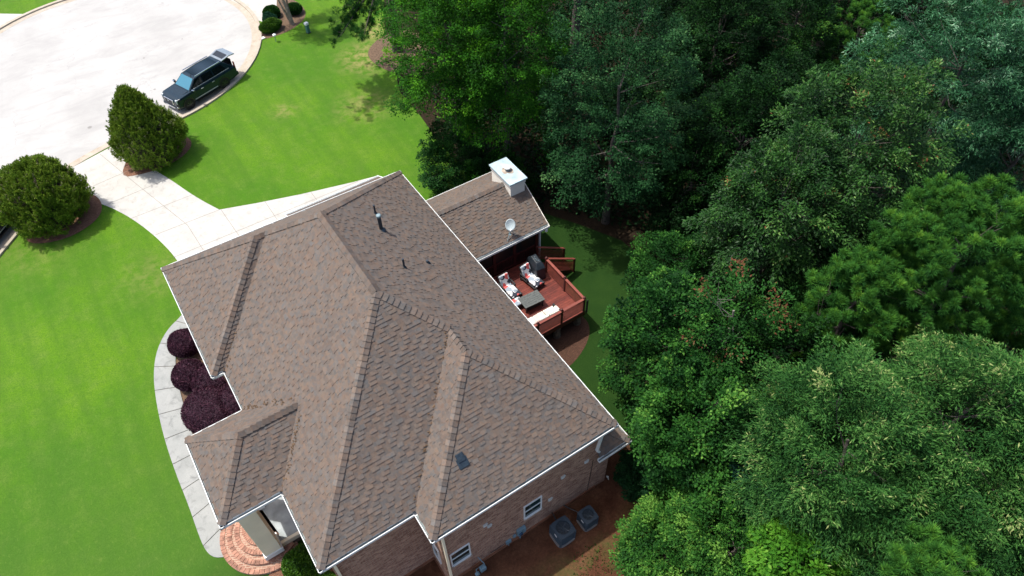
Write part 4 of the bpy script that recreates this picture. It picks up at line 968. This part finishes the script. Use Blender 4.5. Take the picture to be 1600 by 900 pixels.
# small street things
t = thing('utility_pedestal', 'green utility pedestal with white lid standing in the lawn', 'utility box', (17.28, 26.45, 0), .4)
MB().b2(-.13, .13, -.12, .12, 0, .72).build('body', GREENBOX, t, bevel=.02); MB().b2(-.15, .15, -.14, .14, .72, .92).build('lid', PLASTIC, t, bevel=.03); MB().b2(-.16, .16, -.15, .15, 0, .05).build('base', BLACKM, t)
t = thing('garden_lamp', 'tiny white marker lamp on a thin stake near the kerb', 'lamp', (14.55, 26.7, 0))
m = MB(); m.tube([(0, 0, 0), (0, 0, .55)], .025, 6); m.build('stake', PIPECAP, t); m = MB(); m.lathe((0, 0, .5), [(.06, 0), (.14, .05), (.14, .14), (.05, .2)], 12); m.build('shade', PLASTIC, t)
m = MB(); m.box((13.75, 27.75, .06), (.5, .3, .08), .3); tag(m.build('valve_cover', PLASTIC, bevel=.02), 'flat white cover in the grass at the end of the clipped hedge', 'cover')
# ------------------------------------------------------------------ foliage
def leaf_mesh(name, mat, P, D, Nn, Ln, Wd, tone, parent=None, extra=None):
    """one rhombus-like quad per leaf. P base (n,3), D axis, Nn normal, Ln, Wd (n,)"""
    D = D/np.linalg.norm(D, axis=1, keepdims=True); Sd = np.cross(D, Nn); Sd /= (np.linalg.norm(Sd, axis=1, keepdims=True)+1e-9)
    Nn = np.cross(Sd, D)
    L_ = Ln[:, None]; W_ = Wd[:, None]
    v0 = P; v1 = P+D*L_*.45+Sd*W_*.5+Nn*L_*.06; v2 = P+D*L_-Nn*L_*.08; v3 = P+D*L_*.45-Sd*W_*.5+Nn*L_*.06
    V = np.stack([v0, v1, v2, v3], 1).reshape(-1, 3).astype(np.float32); n = len(P)
    me = bpy.data.meshes.new(name); ev, ef = 0, 0
    me.vertices.add(4*n); me.vertices.foreach_set('co', V.ravel()); me.loops.add(4*n); me.polygons.add(n)
    me.loops.foreach_set('vertex_index', np.arange(4*n, dtype=np.int32)); me.polygons.foreach_set('loop_start', np.arange(0, 4*n, 4, dtype=np.int32)); me.polygons.foreach_set('loop_total', np.full(n, 4, dtype=np.int32))
    a = me.attributes.new('tone', 'FLOAT', 'FACE'); a.data.foreach_set('value', np.clip(tone, 0, 1).astype(np.float32))
    me.update(calc_edges=True); me.materials.append(mat)
    return link(bpy.data.objects.new(name, me), parent)
def unit(a): return a/(np.linalg.norm(a, axis=1, keepdims=True)+1e-9)
def fib(n, r):
    i = np.arange(n)+.5; ph = np.arccos(1-2*i/n); th = math.pi*(1+5**.5)*i+r.random()*6
    d = np.stack([np.sin(ph)*np.cos(th), np.sin(ph)*np.sin(th), np.cos(ph)], 1); return unit(d+r.normal(0, .16, d.shape))
def lobes(r, R, rz, nl, lr, zmin=-.65):
    d = fib(nl, r); d = d[d[:, 2] > zmin]; f = 1-lr*.75-r.random(len(d))*.16
    c = d*f[:, None]*np.array([R, R, rz]); rad = lr*R*(.75+r.random(len(d))*.5); return d, c, rad
def broad_crown(seed, R, rz, zc, mat, ns=260, nleaf=150, L_=.125, Wf=.6, droop=.15, tone0=.42, name='crown', parent=None, tiptone=.1, inner=.3, upb=.75, sw=.25, slen=.9, rough=.19, **_):
    """crown made of leafy sprays that reach out from an uneven envelope"""
    r = np.random.default_rng(seed); d = fib(ns, r); d = d[d[:, 2] > -.72]; ns = len(d)
    ks = [(r.normal(size=3)*2.6, r.random()*6) for _ in range(5)]; kf = [(r.normal(size=3)*6.5, r.random()*6) for _ in range(5)]
    low = sum(np.sin(d@k+p) for k, p in ks)/2.2; hi = sum(np.sin(d@k+p) for k, p in kf)/2.2
    env = 1+rough*low+rough*hi; d = d[hi > -1.05]; low = low[hi > -1.05]; env = env[hi > -1.05]; hi = hi[hi > -1.05]; ns = len(d)
    base = env*(.80-.06*r.random(ns)); nin = int(ns*inner); sel = r.choice(ns, nin, replace=False) if nin else []
    d2 = np.r_[d, d[sel]]; f2 = np.r_[base, env[sel]*(.35+.25*r.random(nin))]; hl = np.r_[hi, hi[sel]]
    c = d2*f2[:, None]*np.array([R, R, rz]); n2 = len(c)
    ax = unit(d2+np.array([0, 0, .12])+r.normal(0, .22, (n2, 3))); ln = slen*(.65+.7*r.random(n2))*min(1.25, R/2.6+.25); wd = sw*(.7+.6*r.random(n2))*min(1.25, R/2.6+.3)
    side = unit(np.cross(ax, np.array([0, 0, 1.0])+r.normal(0, .15, (n2, 3)))); vert = np.cross(side, ax)
    t = r.random((n2, nleaf))**.8; lat = r.normal(size=(n2, nleaf))*(wd[:, None])*(1.15-.65*t); ve = r.normal(size=(n2, nleaf))*wd[:, None]*.38-np.abs(lat)*.35
    P = c[:, None]+ax[:, None]*(t*ln[:, None])[..., None]+side[:, None]*lat[..., None]+vert[:, None]*ve[..., None]; P[..., 2] -= (t*t*ln[:, None])*droop*.9
    P = P.reshape(-1, 3); n = len(P); A = ax.repeat(nleaf, 0); V_ = vert.repeat(nleaf, 0)*np.sign(vert[:, 2:3]).repeat(nleaf, 0)
    D = unit(A*.8+side.repeat(nleaf, 0)*np.sign(lat).reshape(-1, 1)*.5+r.normal(size=(n, 3))*.5+np.array([0, 0, -droop])); Nn = unit(np.array([0, 0, upb])+V_*.5+A*.25+r.normal(size=(n, 3))*.38)
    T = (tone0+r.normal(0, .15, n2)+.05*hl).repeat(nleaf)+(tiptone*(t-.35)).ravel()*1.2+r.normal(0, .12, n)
    Ln = L_*(.65+r.random(n)*.7); P = P+np.array([0, 0, zc]); k = r.choice(len(d), min(len(d), 40), replace=False)
    return leaf_mesh(name, mat, P, D, Nn, Ln, Ln*Wf, T, parent), c[k]+np.array([0, 0, zc]), ln[k]
def pine_crown(seed, R, rz, zc, mat, parent, nl=26, lr=.36, npom=10, ntuft=10, nneed=26, L_=.24, name='crown'):
    r = np.random.default_rng(seed); d, c, rad = lobes(r, R, rz, nl, lr, -.7)
    P = []; D = []; T = []
    for i in range(len(c)):
        pd = unit(r.normal(size=(npom, 3))+np.array([0, 0, .5])+d[i]*.5); pc = c[i]+pd*rad[i]*(.60+r.random((npom, 1))*.65)*np.array([1.1, 1.1, .8])
        for j in range(npom):
            k = ntuft*nneed; td = unit(r.normal(size=(ntuft, 3))+np.array([0, 0, .9])+pd[j]*.4); tb = pc[j]+td*.10*(.3+r.random((ntuft, 1)))
            nd = unit(td.repeat(nneed, 0)*.75+r.normal(size=(k, 3))*.6); P.append(tb.repeat(nneed, 0)); D.append(nd); T.append(.38+r.normal(0, .10)+r.normal(0, .07, ntuft).repeat(nneed)+.34*np.clip(nd[:, 2], -.5, 1)+r.normal(0, .06, k))
    P = np.concatenate(P)+np.array([0, 0, zc]); D = np.concatenate(D); T = np.concatenate(T); n = len(P)
    return leaf_mesh(name, mat, P, D, unit(r.normal(size=(n, 3))), L_*(.7+r.random(n)*.5), np.full(n, .026), T, parent), c+np.array([0, 0, zc]), rad
def trunk_limbs(h, r0, tips, seed, parent, mat=TRUNK, lean=(0, 0), frac=.45, lim=14, name='trunk', lmat=None, lr=.3):
    rr = random.Random(seed); m = MB(); pts = []; rad = []
    for k in range(9):
        t = k/8; pts.append(Vector((lean[0]*t+rr.uniform(-.12, .12)*t*2, lean[1]*t+rr.uniform(-.12, .12)*t*2, h*t))); rad.append(r0*(1.25 if k == 0 else 1)*(1-.78*t))
    m.tube(pts, rad, 9)
    tips = sorted(tips, key=lambda q: rr.random())[:lim]
    for q in tips:
        q = Vector(q); zt = max(h*.22, min(h*.95, q.z-.35*math.hypot(q.x-lean[0]*.5, q.y-lean[1]*.5))); t = zt/h; i = min(7, int(t*8)); b = pts[i].lerp(pts[i+1], t*8-i)
        mid = b.lerp(q, .5)+Vector((rr.uniform(-.25, .25), rr.uniform(-.25, .25), -.15)); rb = r0*(1-.78*t)*.45
        m.tube([b, mid, q], [rb, rb*.6, rb*.22], 6)
        for s in range(3):
            e = q+Vector((rr.uniform(-1, 1), rr.uniform(-1, 1), rr.uniform(-.2, .7)))*.7; m.tube([mid.lerp(q, .5+.15*s), e], [rb*.35, rb*.08], 5)
    return m.build(name, mat, parent)
TREES = 'trees of the dense wood right of and above the house'
def tree(x, y, R, rz, zb, kind, label, seed, name='broadleaf_tree', group=None, trunk_r=.22, tmat=None, **kw):
    t = thing(name, label, 'tree', (x, y, 0), 0, group); zc = zb+rz
    if kind == 'pine': cr, c, rad = pine_crown(seed, R, rz, zc, LG['pine'], t, **kw)
    else: cr, c, rad = broad_crown(seed, R, rz, zc, LG[kind], parent=t, **kw)
    trunk_limbs(zb+rz*1.35, trunk_r, [tuple(q) for q in c[::1]], seed, t, tmat or TRUNK); return t
big = dict(ns=330, nleaf=150)
tree(19.0, 4.6, 3.4, 5.4, 2.9, 'sweetgum', 'bright green sweetgum leaning over the lawn above the rear porch', 1, 'sweetgum_tree', **big)
tree(21.0, 2.0, 3.3, 6.3, 2.4, 'sweetgum', 'mid green sweetgum directly above the chimney, right of the brightest tree', 2, 'sweetgum_tree', tone0=.30, **big)
tree(24.2, 12.2, 3.0, 6.5, 3.0, 'sweetgum', 'tall green tree at the top edge left of the pine trunk', 3, 'sweetgum_tree', tone0=.22, **big)
tree(17.6, 2.9, 1.9, 1.9, .2, 'maple', 'low green shrub tree between the lawn and the rear porch', 4, 'understory_tree', ns=143, L_=.12, tone0=.3, trunk_r=.08)
tree(19.3, .2, 1.7, 1.5, .2, 'sweetgum', 'dark green shrubby tree right behind the porch roof', 5, 'understory_tree', ns=130, tone0=.05, trunk_r=.08)
tree(23.6, -5.0, 3.6, 6.5, 1.0, 'oak', 'large blue green oak above the dark back lawn', 6, 'oak_tree', ns=325, L_=.12, tone0=.48)
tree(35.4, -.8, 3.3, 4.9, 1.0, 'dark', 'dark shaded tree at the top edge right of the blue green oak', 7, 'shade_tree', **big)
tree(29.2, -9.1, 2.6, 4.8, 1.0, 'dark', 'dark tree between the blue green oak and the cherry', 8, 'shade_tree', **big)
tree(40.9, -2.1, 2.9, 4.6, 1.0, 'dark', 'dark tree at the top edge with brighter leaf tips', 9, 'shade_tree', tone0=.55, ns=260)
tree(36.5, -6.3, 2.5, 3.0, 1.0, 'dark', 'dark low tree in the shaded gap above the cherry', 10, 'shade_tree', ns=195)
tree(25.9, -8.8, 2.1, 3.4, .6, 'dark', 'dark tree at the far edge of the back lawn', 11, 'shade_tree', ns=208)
tree(44.5, -5.0, 2.6, 3.0, 2.0, 'pine', 'shadowed young pine in the gap at the top edge', 12, 'pine_tree', nl=22, npom=8)
tree(37.2, -14.6, 4.2, 6.9, 2.0, 'willow', 'silvery blue green willow oak at the top right corner', 13, 'willow_oak_tree', ns=390, L_=.18, Wf=.24, tone0=.42, tiptone=.22, droop=.3)
tree(38.7, -18.6, 3.0, 5.6, 2.0, 'willow', 'blue green willow oak cut by the right edge below the silvery one', 14, 'willow_oak_tree', ns=260, L_=.18, Wf=.24, tone0=.34, tiptone=.15, droop=.3)
tree(29.1, -15.2, 3.3, 6.3, 2.0, 'cherry', 'tall glossy tree with reddish tips at the upper right', 15, 'cherry_tree', ns=351, L_=.155, Wf=.40, tone0=.40, tiptone=.22, droop=.35)
tree(25.1, -15.1, 3.0, 5.2, 2.0, 'cherry', 'glossy green tree left of and below the reddish tipped one', 16, 'cherry_tree', ns=312, L_=.155, Wf=.40, tone0=.34, tiptone=.22, droop=.35)
tree(26.2, -22.3, 3.1, 4.5, 5.5, 'pine', 'large pale green pine with soft round needle clumps at the right', 17, 'pine_tree', nl=60, lr=.26, npom=11)
tree(22.6, -20.9, 1.9, 3.6, 4.4, 'pine', 'narrow pine left of the large soft needled pine', 18, 'pine_tree', nl=34, lr=.30, npom=10)
tree(29.0, -25.2, 2.6, 3.9, 5.1, 'pine', 'pine cut off by the right edge of the picture', 19, 'pine_tree', nl=44, lr=.28, npom=10)
tree(21.7, -12.6, 1.9, 2.8, .4, 'maple', 'small leafy tree at the right edge of the dark back lawn', 20, 'maple_tree', ns=195, L_=.12)
tree(17.3, -17.0, 2.2, 4.4, .5, 'maple', 'green maple standing beside the long rear eave', 21, 'maple_tree', ns=273, L_=.12, Wf=.7)
tree(15.7, -20.1, 2.0, 4.0, .5, 'maple', 'green maple beyond the rear corner of the house', 22, 'maple_tree', ns=260, L_=.12, Wf=.7, tone0=.5)
tree(18.7, -18.4, 1.9, 3.3, 4.0, 'sparse', 'thin crowned tree with rusty red sprays and bare pale limbs', 23, 'maple_tree', ns=105, nleaf=55, L_=.13, Wf=.45, tone0=.57, inner=.1, tmat=LIMB, trunk_r=.2, rough=.1)
tree(20.3, -20.0, 2.0, 4.0, .6, 'dark', 'dark green tree under the narrow pine', 24, 'shade_tree', tone0=.6, ns=260)
tree(17.6, -21.4, 1.9, 3.6, .6, 'dark', 'dark green tree between the rusty tree and the flowering oak', 25, 'shade_tree', tone0=.75, ns=234)
tree(16.2, -23.0, 1.1, 2.0, 3.0, 'blue', 'small bluish tree tucked left of the flowering oak', 26, 'understory_tree', ns=130, tone0=.5, trunk_r=.07)
G_ = dict(L_=.14, Wf=.26, tone0=.42, tiptone=.26, droop=.25, nleaf=170)
tree(17.2, -24.9, 2.8, 3.5, 4.4, 'gold', 'feathery oak with pale yellow tips, left one of the lower right pair', 27, 'oak_tree', ns=390, **G_)
tree(20.9, -26.6, 3.0, 3.5, 5.4, 'gold', 'feathery oak with the most pale yellow tips at the right edge', 28, 'oak_tree', ns=416, **dict(G_, tone0=.46, tiptone=.34))
tree(18.0, -27.9, 2.5, 3.0, 4.0, 'gold', 'feathery oak at the bottom edge with few yellow tips', 29, 'oak_tree', ns=325, **dict(G_, tone0=.40, tiptone=.12))
tree(20.6, -30.4, 2.2, 2.6, 5.2, 'gold', 'feathery oak in the bottom right corner', 30, 'oak_tree', ns=286, **G_)
tree(12.75, -22.9, 1.75, 1.5, .4, 'maple', 'loose light green shrubby tree at the bottom beside the bare soil', 31, 'understory_tree', ns=221, L_=.12, Wf=.5, tone0=.75, trunk_r=.08)
tree(14.1, -24.4, 1.8, 2.2, 1.0, 'maple', 'light green tree at the bottom right of the bare soil', 32, 'understory_tree', ns=221, L_=.12, Wf=.5, tone0=.62, trunk_r=.10)
tree(14.8, -26.6, 1.4, 1.4, 4.2, 'bright', 'bright yellow green maple crown at the bottom edge', 33, 'maple_tree', ns=169, L_=.16, Wf=.6, tone0=.5)
tree(15.4, -29.2, 1.3, 1.3, 8.4, 'pine', 'dark pine top poking in at the bottom edge', 34, 'pine_tree', nl=18, lr=.36, npom=8)
tree(14.15, -19.35, .85, 1.1, .1, 'oak', 'dark glossy shrub against the rear brick corner', 35, 'understory_tree', ns=143, L_=.10, tone0=.35, trunk_r=.06)
tree(15.6, -22.2, 1.3, 2.3, .6, 'maple', 'green sapling behind the loose shrubby tree', 36, 'understory_tree', ns=156, L_=.13, tone0=.45, trunk_r=.07)
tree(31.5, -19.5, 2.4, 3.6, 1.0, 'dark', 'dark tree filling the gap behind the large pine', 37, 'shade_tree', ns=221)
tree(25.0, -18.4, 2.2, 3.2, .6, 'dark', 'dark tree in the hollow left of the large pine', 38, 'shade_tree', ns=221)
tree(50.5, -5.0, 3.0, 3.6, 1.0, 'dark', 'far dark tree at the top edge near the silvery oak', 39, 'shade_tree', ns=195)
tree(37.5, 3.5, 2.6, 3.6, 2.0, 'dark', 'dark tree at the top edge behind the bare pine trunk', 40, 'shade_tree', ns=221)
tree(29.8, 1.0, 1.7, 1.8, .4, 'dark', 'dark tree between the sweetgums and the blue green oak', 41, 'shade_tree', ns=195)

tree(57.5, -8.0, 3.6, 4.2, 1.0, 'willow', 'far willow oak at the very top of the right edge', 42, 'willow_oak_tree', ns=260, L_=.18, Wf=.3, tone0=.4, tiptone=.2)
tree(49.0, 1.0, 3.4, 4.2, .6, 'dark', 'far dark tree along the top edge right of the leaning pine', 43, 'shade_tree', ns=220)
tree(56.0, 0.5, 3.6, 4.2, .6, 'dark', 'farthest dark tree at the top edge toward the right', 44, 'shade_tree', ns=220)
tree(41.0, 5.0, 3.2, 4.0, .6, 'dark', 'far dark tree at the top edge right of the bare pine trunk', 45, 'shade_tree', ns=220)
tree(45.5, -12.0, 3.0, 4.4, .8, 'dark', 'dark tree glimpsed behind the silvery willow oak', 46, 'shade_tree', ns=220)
# pines whose tall trunks leave the top of the frame
t = thing('pine_tree', 'tall pine rising from the round mulch bed beside the lawn', 'tree', (22.1, 19.8, 0))
trunk_limbs(18, .36, [(0, 2, 14), (1, -1, 15), (-2, 0, 13), (2, 1, 14)], 50, t)
pine_crown(50, 2.8, 2.6, 16.5, LG['pine'], t, nl=20, npom=8)
r = np.random.default_rng(51); P = []; D = []; T = []; m = MB()
for bx, by, bz in ((-4.3, -5.2, 5.6), (-3.2, -3.4, 5.2), (-2.2, -5.0, 6.6), (-4.8, -2.0, 4.8), (-3.6, .4, 4.6), (-5.6, -3.8, 5.0), (-5.4, -1.6, 7.2), (-6.6, -2.4, 7.6), (-6.2, -.6, 7.4), (-4.6, -2.8, 7.4), (-7.2, -1.2, 8.0), (-7.6, -2.6, 9.2), (-8.2, -1.6, 9.4), (-6.9, -3.2, 9.0), (-7.8, -3.6, 9.4), (-8.6, -2.8, 9.6), (-6.2, -2.2, 9.2), (-7.0, -1.8, 9.6)):
    q = Vector((bx, by, bz)); b0 = Vector((0, 0, bz+1.3)); m.tube([b0, b0.lerp(q, .5)+Vector((0, 0, .2)), q], [.09, .06, .02], 6)
    for k in range(15):
        f = .45+.65*r.random(); pc = np.array(b0.lerp(q, f))+r.normal(0, .42, 3)*np.array([1, 1, .45]); m.tube([b0.lerp(q, f*.9), pc], [.02, .008], 4)
        for j in range(8):
            td = unit(r.normal(size=(1, 3))+np.array([[0, 0, .3]])); nd = unit(td.repeat(26, 0)*.7+r.normal(size=(26, 3))*.6); P.append((pc+td[0]*.18)[None].repeat(26, 0)); D.append(nd); T.append(.12+.2*nd[:, 2]+r.normal(0, .1, 26))
P = np.concatenate(P); D = np.concatenate(D); n = len(P)
leaf_mesh('lower_bough', LG['pine'], P, D, unit(r.normal(size=(n, 3))), .27*(.7+r.random(n)*.5), np.full(n, .022), np.concatenate(T), t)
m.build('bough_wood', TRUNK, t)
for x, y, h, lb, sd in ((31.9, 9.5, 20, 'tall pine whose bare grey trunk shows at the top edge in the middle', 52), (47.0, -1.0, 16, 'pine with a leaning bare trunk in the dark gap near the top right', 53)):
    t = thing('pine_tree', lb, 'tree', (x, y, 0)); trunk_limbs(h, .36, [(1, 2, h-3), (-1, 1, h-2), (1, -1, h-3)], sd, t, lean=(.4, .5) if sd == 52 else (1.5, 3)); pine_crown(sd, 2.4, 2.2, h, LG['pine'], t, nl=16, npom=6)
# crape myrtle in the neighbour's bed
t = thing('crape_myrtle', 'smooth multi stemmed trunk rising from the neighbour mulch bed at the top', 'tree', (16.7, 28.5, 0))
m = MB(); m.tube([(0, 0, 0), (-.05, .2, 1.3), (-.3, .8, 3.2), (-.5, 1.4, 5.5)], [.20, .15, .10, .05], 9); m.tube([(.03, .05, .3), (.2, .6, 2), (.6, 1.2, 5)], [.12, .09, .04], 8); m.tube([(-.1, 0, .2), (-.5, .3, 2), (-1.0, 1.0, 5)], [.10, .07, .03], 8); m.build('trunk', PALEBARK, t)
broad_crown(54, 2.1, 1.6, 6.6, LG['bright'], parent=t, ns=120, nleaf=110)

# clipped / dense shrubs
def dome_bush(x, y, R, h, kind, label, seed, name='round_shrub', group=None, L_=.055, n=16000, parent=None, sx=1.0, rz_=0, cat='shrub', lumpy=.05, zc=.48):
    r = np.random.default_rng(seed); t = thing(name, label, cat, (x, y, 0), rz_, group)
    d = unit(r.normal(size=(n, 3))); a = h*(1-zc); c0 = h*zc
    ks = [(r.normal(size=3)*2.2, r.random()*6) for _ in range(6)]
    lump = 1+lumpy*sum(np.sin(d@k+p) for k, p in ks)/2
    rzz = np.where(d[:, 2] > 0, a, c0); P = d*np.stack([np.full(n, R*sx), np.full(n, R), rzz], 1)*lump[:, None]*(.90+.11*r.random(n)**.6)[:, None]
    P[:, 2] += c0; OD = d
    D = unit(OD*.8+r.normal(size=(n, 3))*.6+np.array([0, 0, .2])); Nn = unit(OD+r.normal(size=(n, 3))*.6)
    T = .45+.10*np.sin(P@np.array([7., 5, 6]))+r.normal(0, .2, n)
    Ln = L_*(.7+.7*r.random(n)); leaf_mesh('foliage', LG[kind], P, D, Nn, Ln, Ln*.7, T, t)
    m = MB(); V = []; F = []; nu, nv = 28, 14
    for j in range(nv+1):
        th = math.pi*j/nv
        for i in range(nu):
            ph = 2*math.pi*i/nu; dd = np.array([math.sin(th)*math.cos(ph), math.sin(th)*math.sin(ph), math.cos(th)]); lm = 1+lumpy*sum(math.sin(dd@k+p) for k, p in ks)/2
            V.append((dd[0]*R*sx*lm*.9, dd[1]*R*lm*.9, c0+dd[2]*(a if dd[2] > 0 else c0*.98)*lm*.9))
    F = [(j*nu+i, j*nu+(i+1) % nu, (j+1)*nu+(i+1) % nu, (j+1)*nu+i) for j in range(nv) for i in range(nu)]
    m.add(V, F); o = m.build('twig_mass', plain('shrub_interior', {'purple': (.03, .010, .022), 'box': (.016, .045, .006), 'cypress': (.02, .03, .01)}.get(kind, (.01, .03, .008)), .9), t); return t
PG = 'clipped purple leaved shrubs beside the front walk'
dome_bush(-.82, -.02, .88, 1.2, 'purple', 'uppermost dark purple clipped shrub, half under the roof edge', 60, group=PG)
dome_bush(-1.25, -2.22, .92, 1.2, 'purple', 'round dark purple clipped shrub second from the top', 61, group=PG)
dome_bush(-.25, -3.30, 1.12, 1.35, 'purple', 'purple clipped shrub nearest the house wall, behind the two by the walk', 62, group=PG, n=18000)
dome_bush(-.95, -4.95, 1.36, 1.45, 'purple', 'largest purple clipped shrub, beside the entry roof', 63, group=PG, n=22000)
dome_bush(.15, -5.2, 1.1, 1.5, 'purple', 'purple clipped shrub tucked against the inner corner of the eave', 64, group=PG)
dome_bush(-.25, -14.35, .82, 1.1, 'box', 'bright green rounded shrub beside the entry column', 65, L_=.07, lumpy=.12)
dome_bush(.05, -15.75, .70, 1.0, 'box', 'bright green rounded shrub partly under the lower front eave', 66, L_=.07, lumpy=.12)
dome_bush(14.9, 28.55, .62, .95, 'box', 'clipped green hedge block at the kerb end of the neighbour bed', 67, 'clipped_hedge', sx=1.55, rz_=.25, cat='hedge', L_=.07)
dome_bush(15.75, 30.6, .65, .9, 'maple', 'green shrub left of the smooth trunk in the neighbour bed', 68, L_=.09, lumpy=.15)
dome_bush(15.3, 29.75, .60, .8, 'blue', 'small grey green shrub above the hedge block', 69, L_=.09, lumpy=.15)
dome_bush(17.55, 30.1, .62, .9, 'maple', 'round green shrub right of the smooth trunk in the neighbour bed', 70, L_=.08, lumpy=.1)

def plume_shrub(x, y, R, h, cone, label, seed, ns=1500, nl=26):
    """upright evergreen made of upward pointing sprays"""
    t = thing('evergreen_shrub', label, 'shrub', (x, y, 0), 0, None); r = np.random.default_rng(seed)
    u = r.random(ns)**.8; ph = r.random(ns)*2*math.pi
    if cone: prof = np.where(u < .3, .80+.2*np.sin(u/.3*math.pi/2), np.maximum(.03, ((1-u)/.7))**.8)
    else: prof = np.where(u < .35, .82+.18*np.sin(u/.35*math.pi/2), np.sqrt(np.maximum(0, 1-((u-.35)/.66)**2)))
    lump = 1+.08*np.sin(ph*3+u*6)+.08*np.sin(ph*7-u*9)+.05*np.sin(ph*13+u*17)
    rad = R*prof*lump*(.70+.28*r.random(ns)**.5); b = np.stack([rad*np.cos(ph), rad*np.sin(ph), .1+u*(h-.35)], 1)
    out = np.stack([np.cos(ph), np.sin(ph), np.zeros(ns)], 1); ax = unit(out*(.45 if cone else .6)*(1-.5*u)[:, None]+np.array([0, 0, 1.0])+r.normal(0, .16, (ns, 3)))
    sl_ = .34+.18*r.random(ns); k = r.random((ns, nl)); P = b[:, None]+ax[:, None]*(k*sl_[:, None])[..., None]+r.normal(size=(ns, nl, 3))*(.055*(1.15-k))[..., None]
    P = P.reshape(-1, 3); n = len(P); A = ax.repeat(nl, 0); D = unit(A+r.normal(size=(n, 3))*.38); Nn = unit(out.repeat(nl, 0)+r.normal(size=(n, 3))*.6)
    br = (r.random(ns) < .07)*.34; T = (.38+r.normal(0, .10, ns)+br).repeat(nl)+.16*k.ravel()+r.normal(0, .09, n)
    Ln = .12*(.7+.6*r.random(n)); leaf_mesh('foliage', LG['cypress'], P, D, Nn, Ln, Ln*.38, T, t)
    m = MB(); V = []; nu = 24; zs = np.linspace(0, 1, 14)
    for z in zs:
        p = (.80+.2*math.sin(z/.3*math.pi/2) if z < .3 else max(.02, (1-z)/.7)**.8) if cone else (.82+.18*math.sin(z/.35*math.pi/2) if z < .35 else math.sqrt(max(0.0005, 1-((z-.35)/.66)**2)))
        V += [(R*.74*p*math.cos(2*math.pi*i/nu), R*.74*p*math.sin(2*math.pi*i/nu), .15+z*(h-.75)) for i in range(nu)]
    m.add(V, [(j*nu+i, j*nu+(i+1) % nu, (j+1)*nu+(i+1) % nu, (j+1)*nu+i) for j in range(13) for i in range(nu)]); m.build('twig_mass', plain('brown_interior', (.045, .035, .022), .95, noise=.5, scale=10), t)
    m = MB(); m.tube([(0, 0, 0), (0, 0, h*.7)], [.12, .04], 8); m.build('trunk', TRUNK, t); return t
plume_shrub(2.30, 17.45, 2.35, 5.3, True, 'pointed evergreen beside the driveway mouth, nearer the black SUV', 80, ns=3300)
plume_shrub(-4.75, 14.9, 2.4, 4.0, False, 'broad rounded evergreen at the left edge of the driveway', 81, ns=3600)

# forest undergrowth: a carpet of low leaves no one could count
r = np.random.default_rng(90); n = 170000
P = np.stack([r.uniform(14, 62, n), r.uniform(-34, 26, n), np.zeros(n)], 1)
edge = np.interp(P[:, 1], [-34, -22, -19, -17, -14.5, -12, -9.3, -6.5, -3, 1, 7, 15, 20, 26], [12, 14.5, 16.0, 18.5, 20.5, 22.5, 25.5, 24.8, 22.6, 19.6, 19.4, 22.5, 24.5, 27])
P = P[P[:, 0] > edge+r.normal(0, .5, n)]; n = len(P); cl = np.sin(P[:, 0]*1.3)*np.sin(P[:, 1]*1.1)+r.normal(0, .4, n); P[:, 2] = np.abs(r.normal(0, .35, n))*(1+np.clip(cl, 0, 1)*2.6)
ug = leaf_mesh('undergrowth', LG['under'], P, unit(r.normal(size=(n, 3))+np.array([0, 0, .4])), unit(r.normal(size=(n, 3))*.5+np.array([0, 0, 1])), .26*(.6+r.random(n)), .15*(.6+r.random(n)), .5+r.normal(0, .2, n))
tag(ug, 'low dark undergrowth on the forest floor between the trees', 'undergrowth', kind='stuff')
# sparse weeds on the bare soil beside the house
n = 2600; P = np.stack([r.uniform(4, 13, n), r.uniform(-25, -20.3, n), np.full(n, .01)], 1); P = P[(np.sin(P[:, 0]*1.9+1)+np.sin(P[:, 1]*2.3)) > .3]; n = len(P)
wd = leaf_mesh('weeds', LG['dark'], P, unit(r.normal(size=(n, 3))*.7+np.array([0, 0, .6])), unit(r.normal(size=(n, 3))), .12*(.5+r.random(n)), .04*(.6+r.random(n)), .8+r.normal(0, .15, n))
tag(wd, 'sparse green weeds on the bare soil beside the air conditioners', 'weeds', kind='stuff')
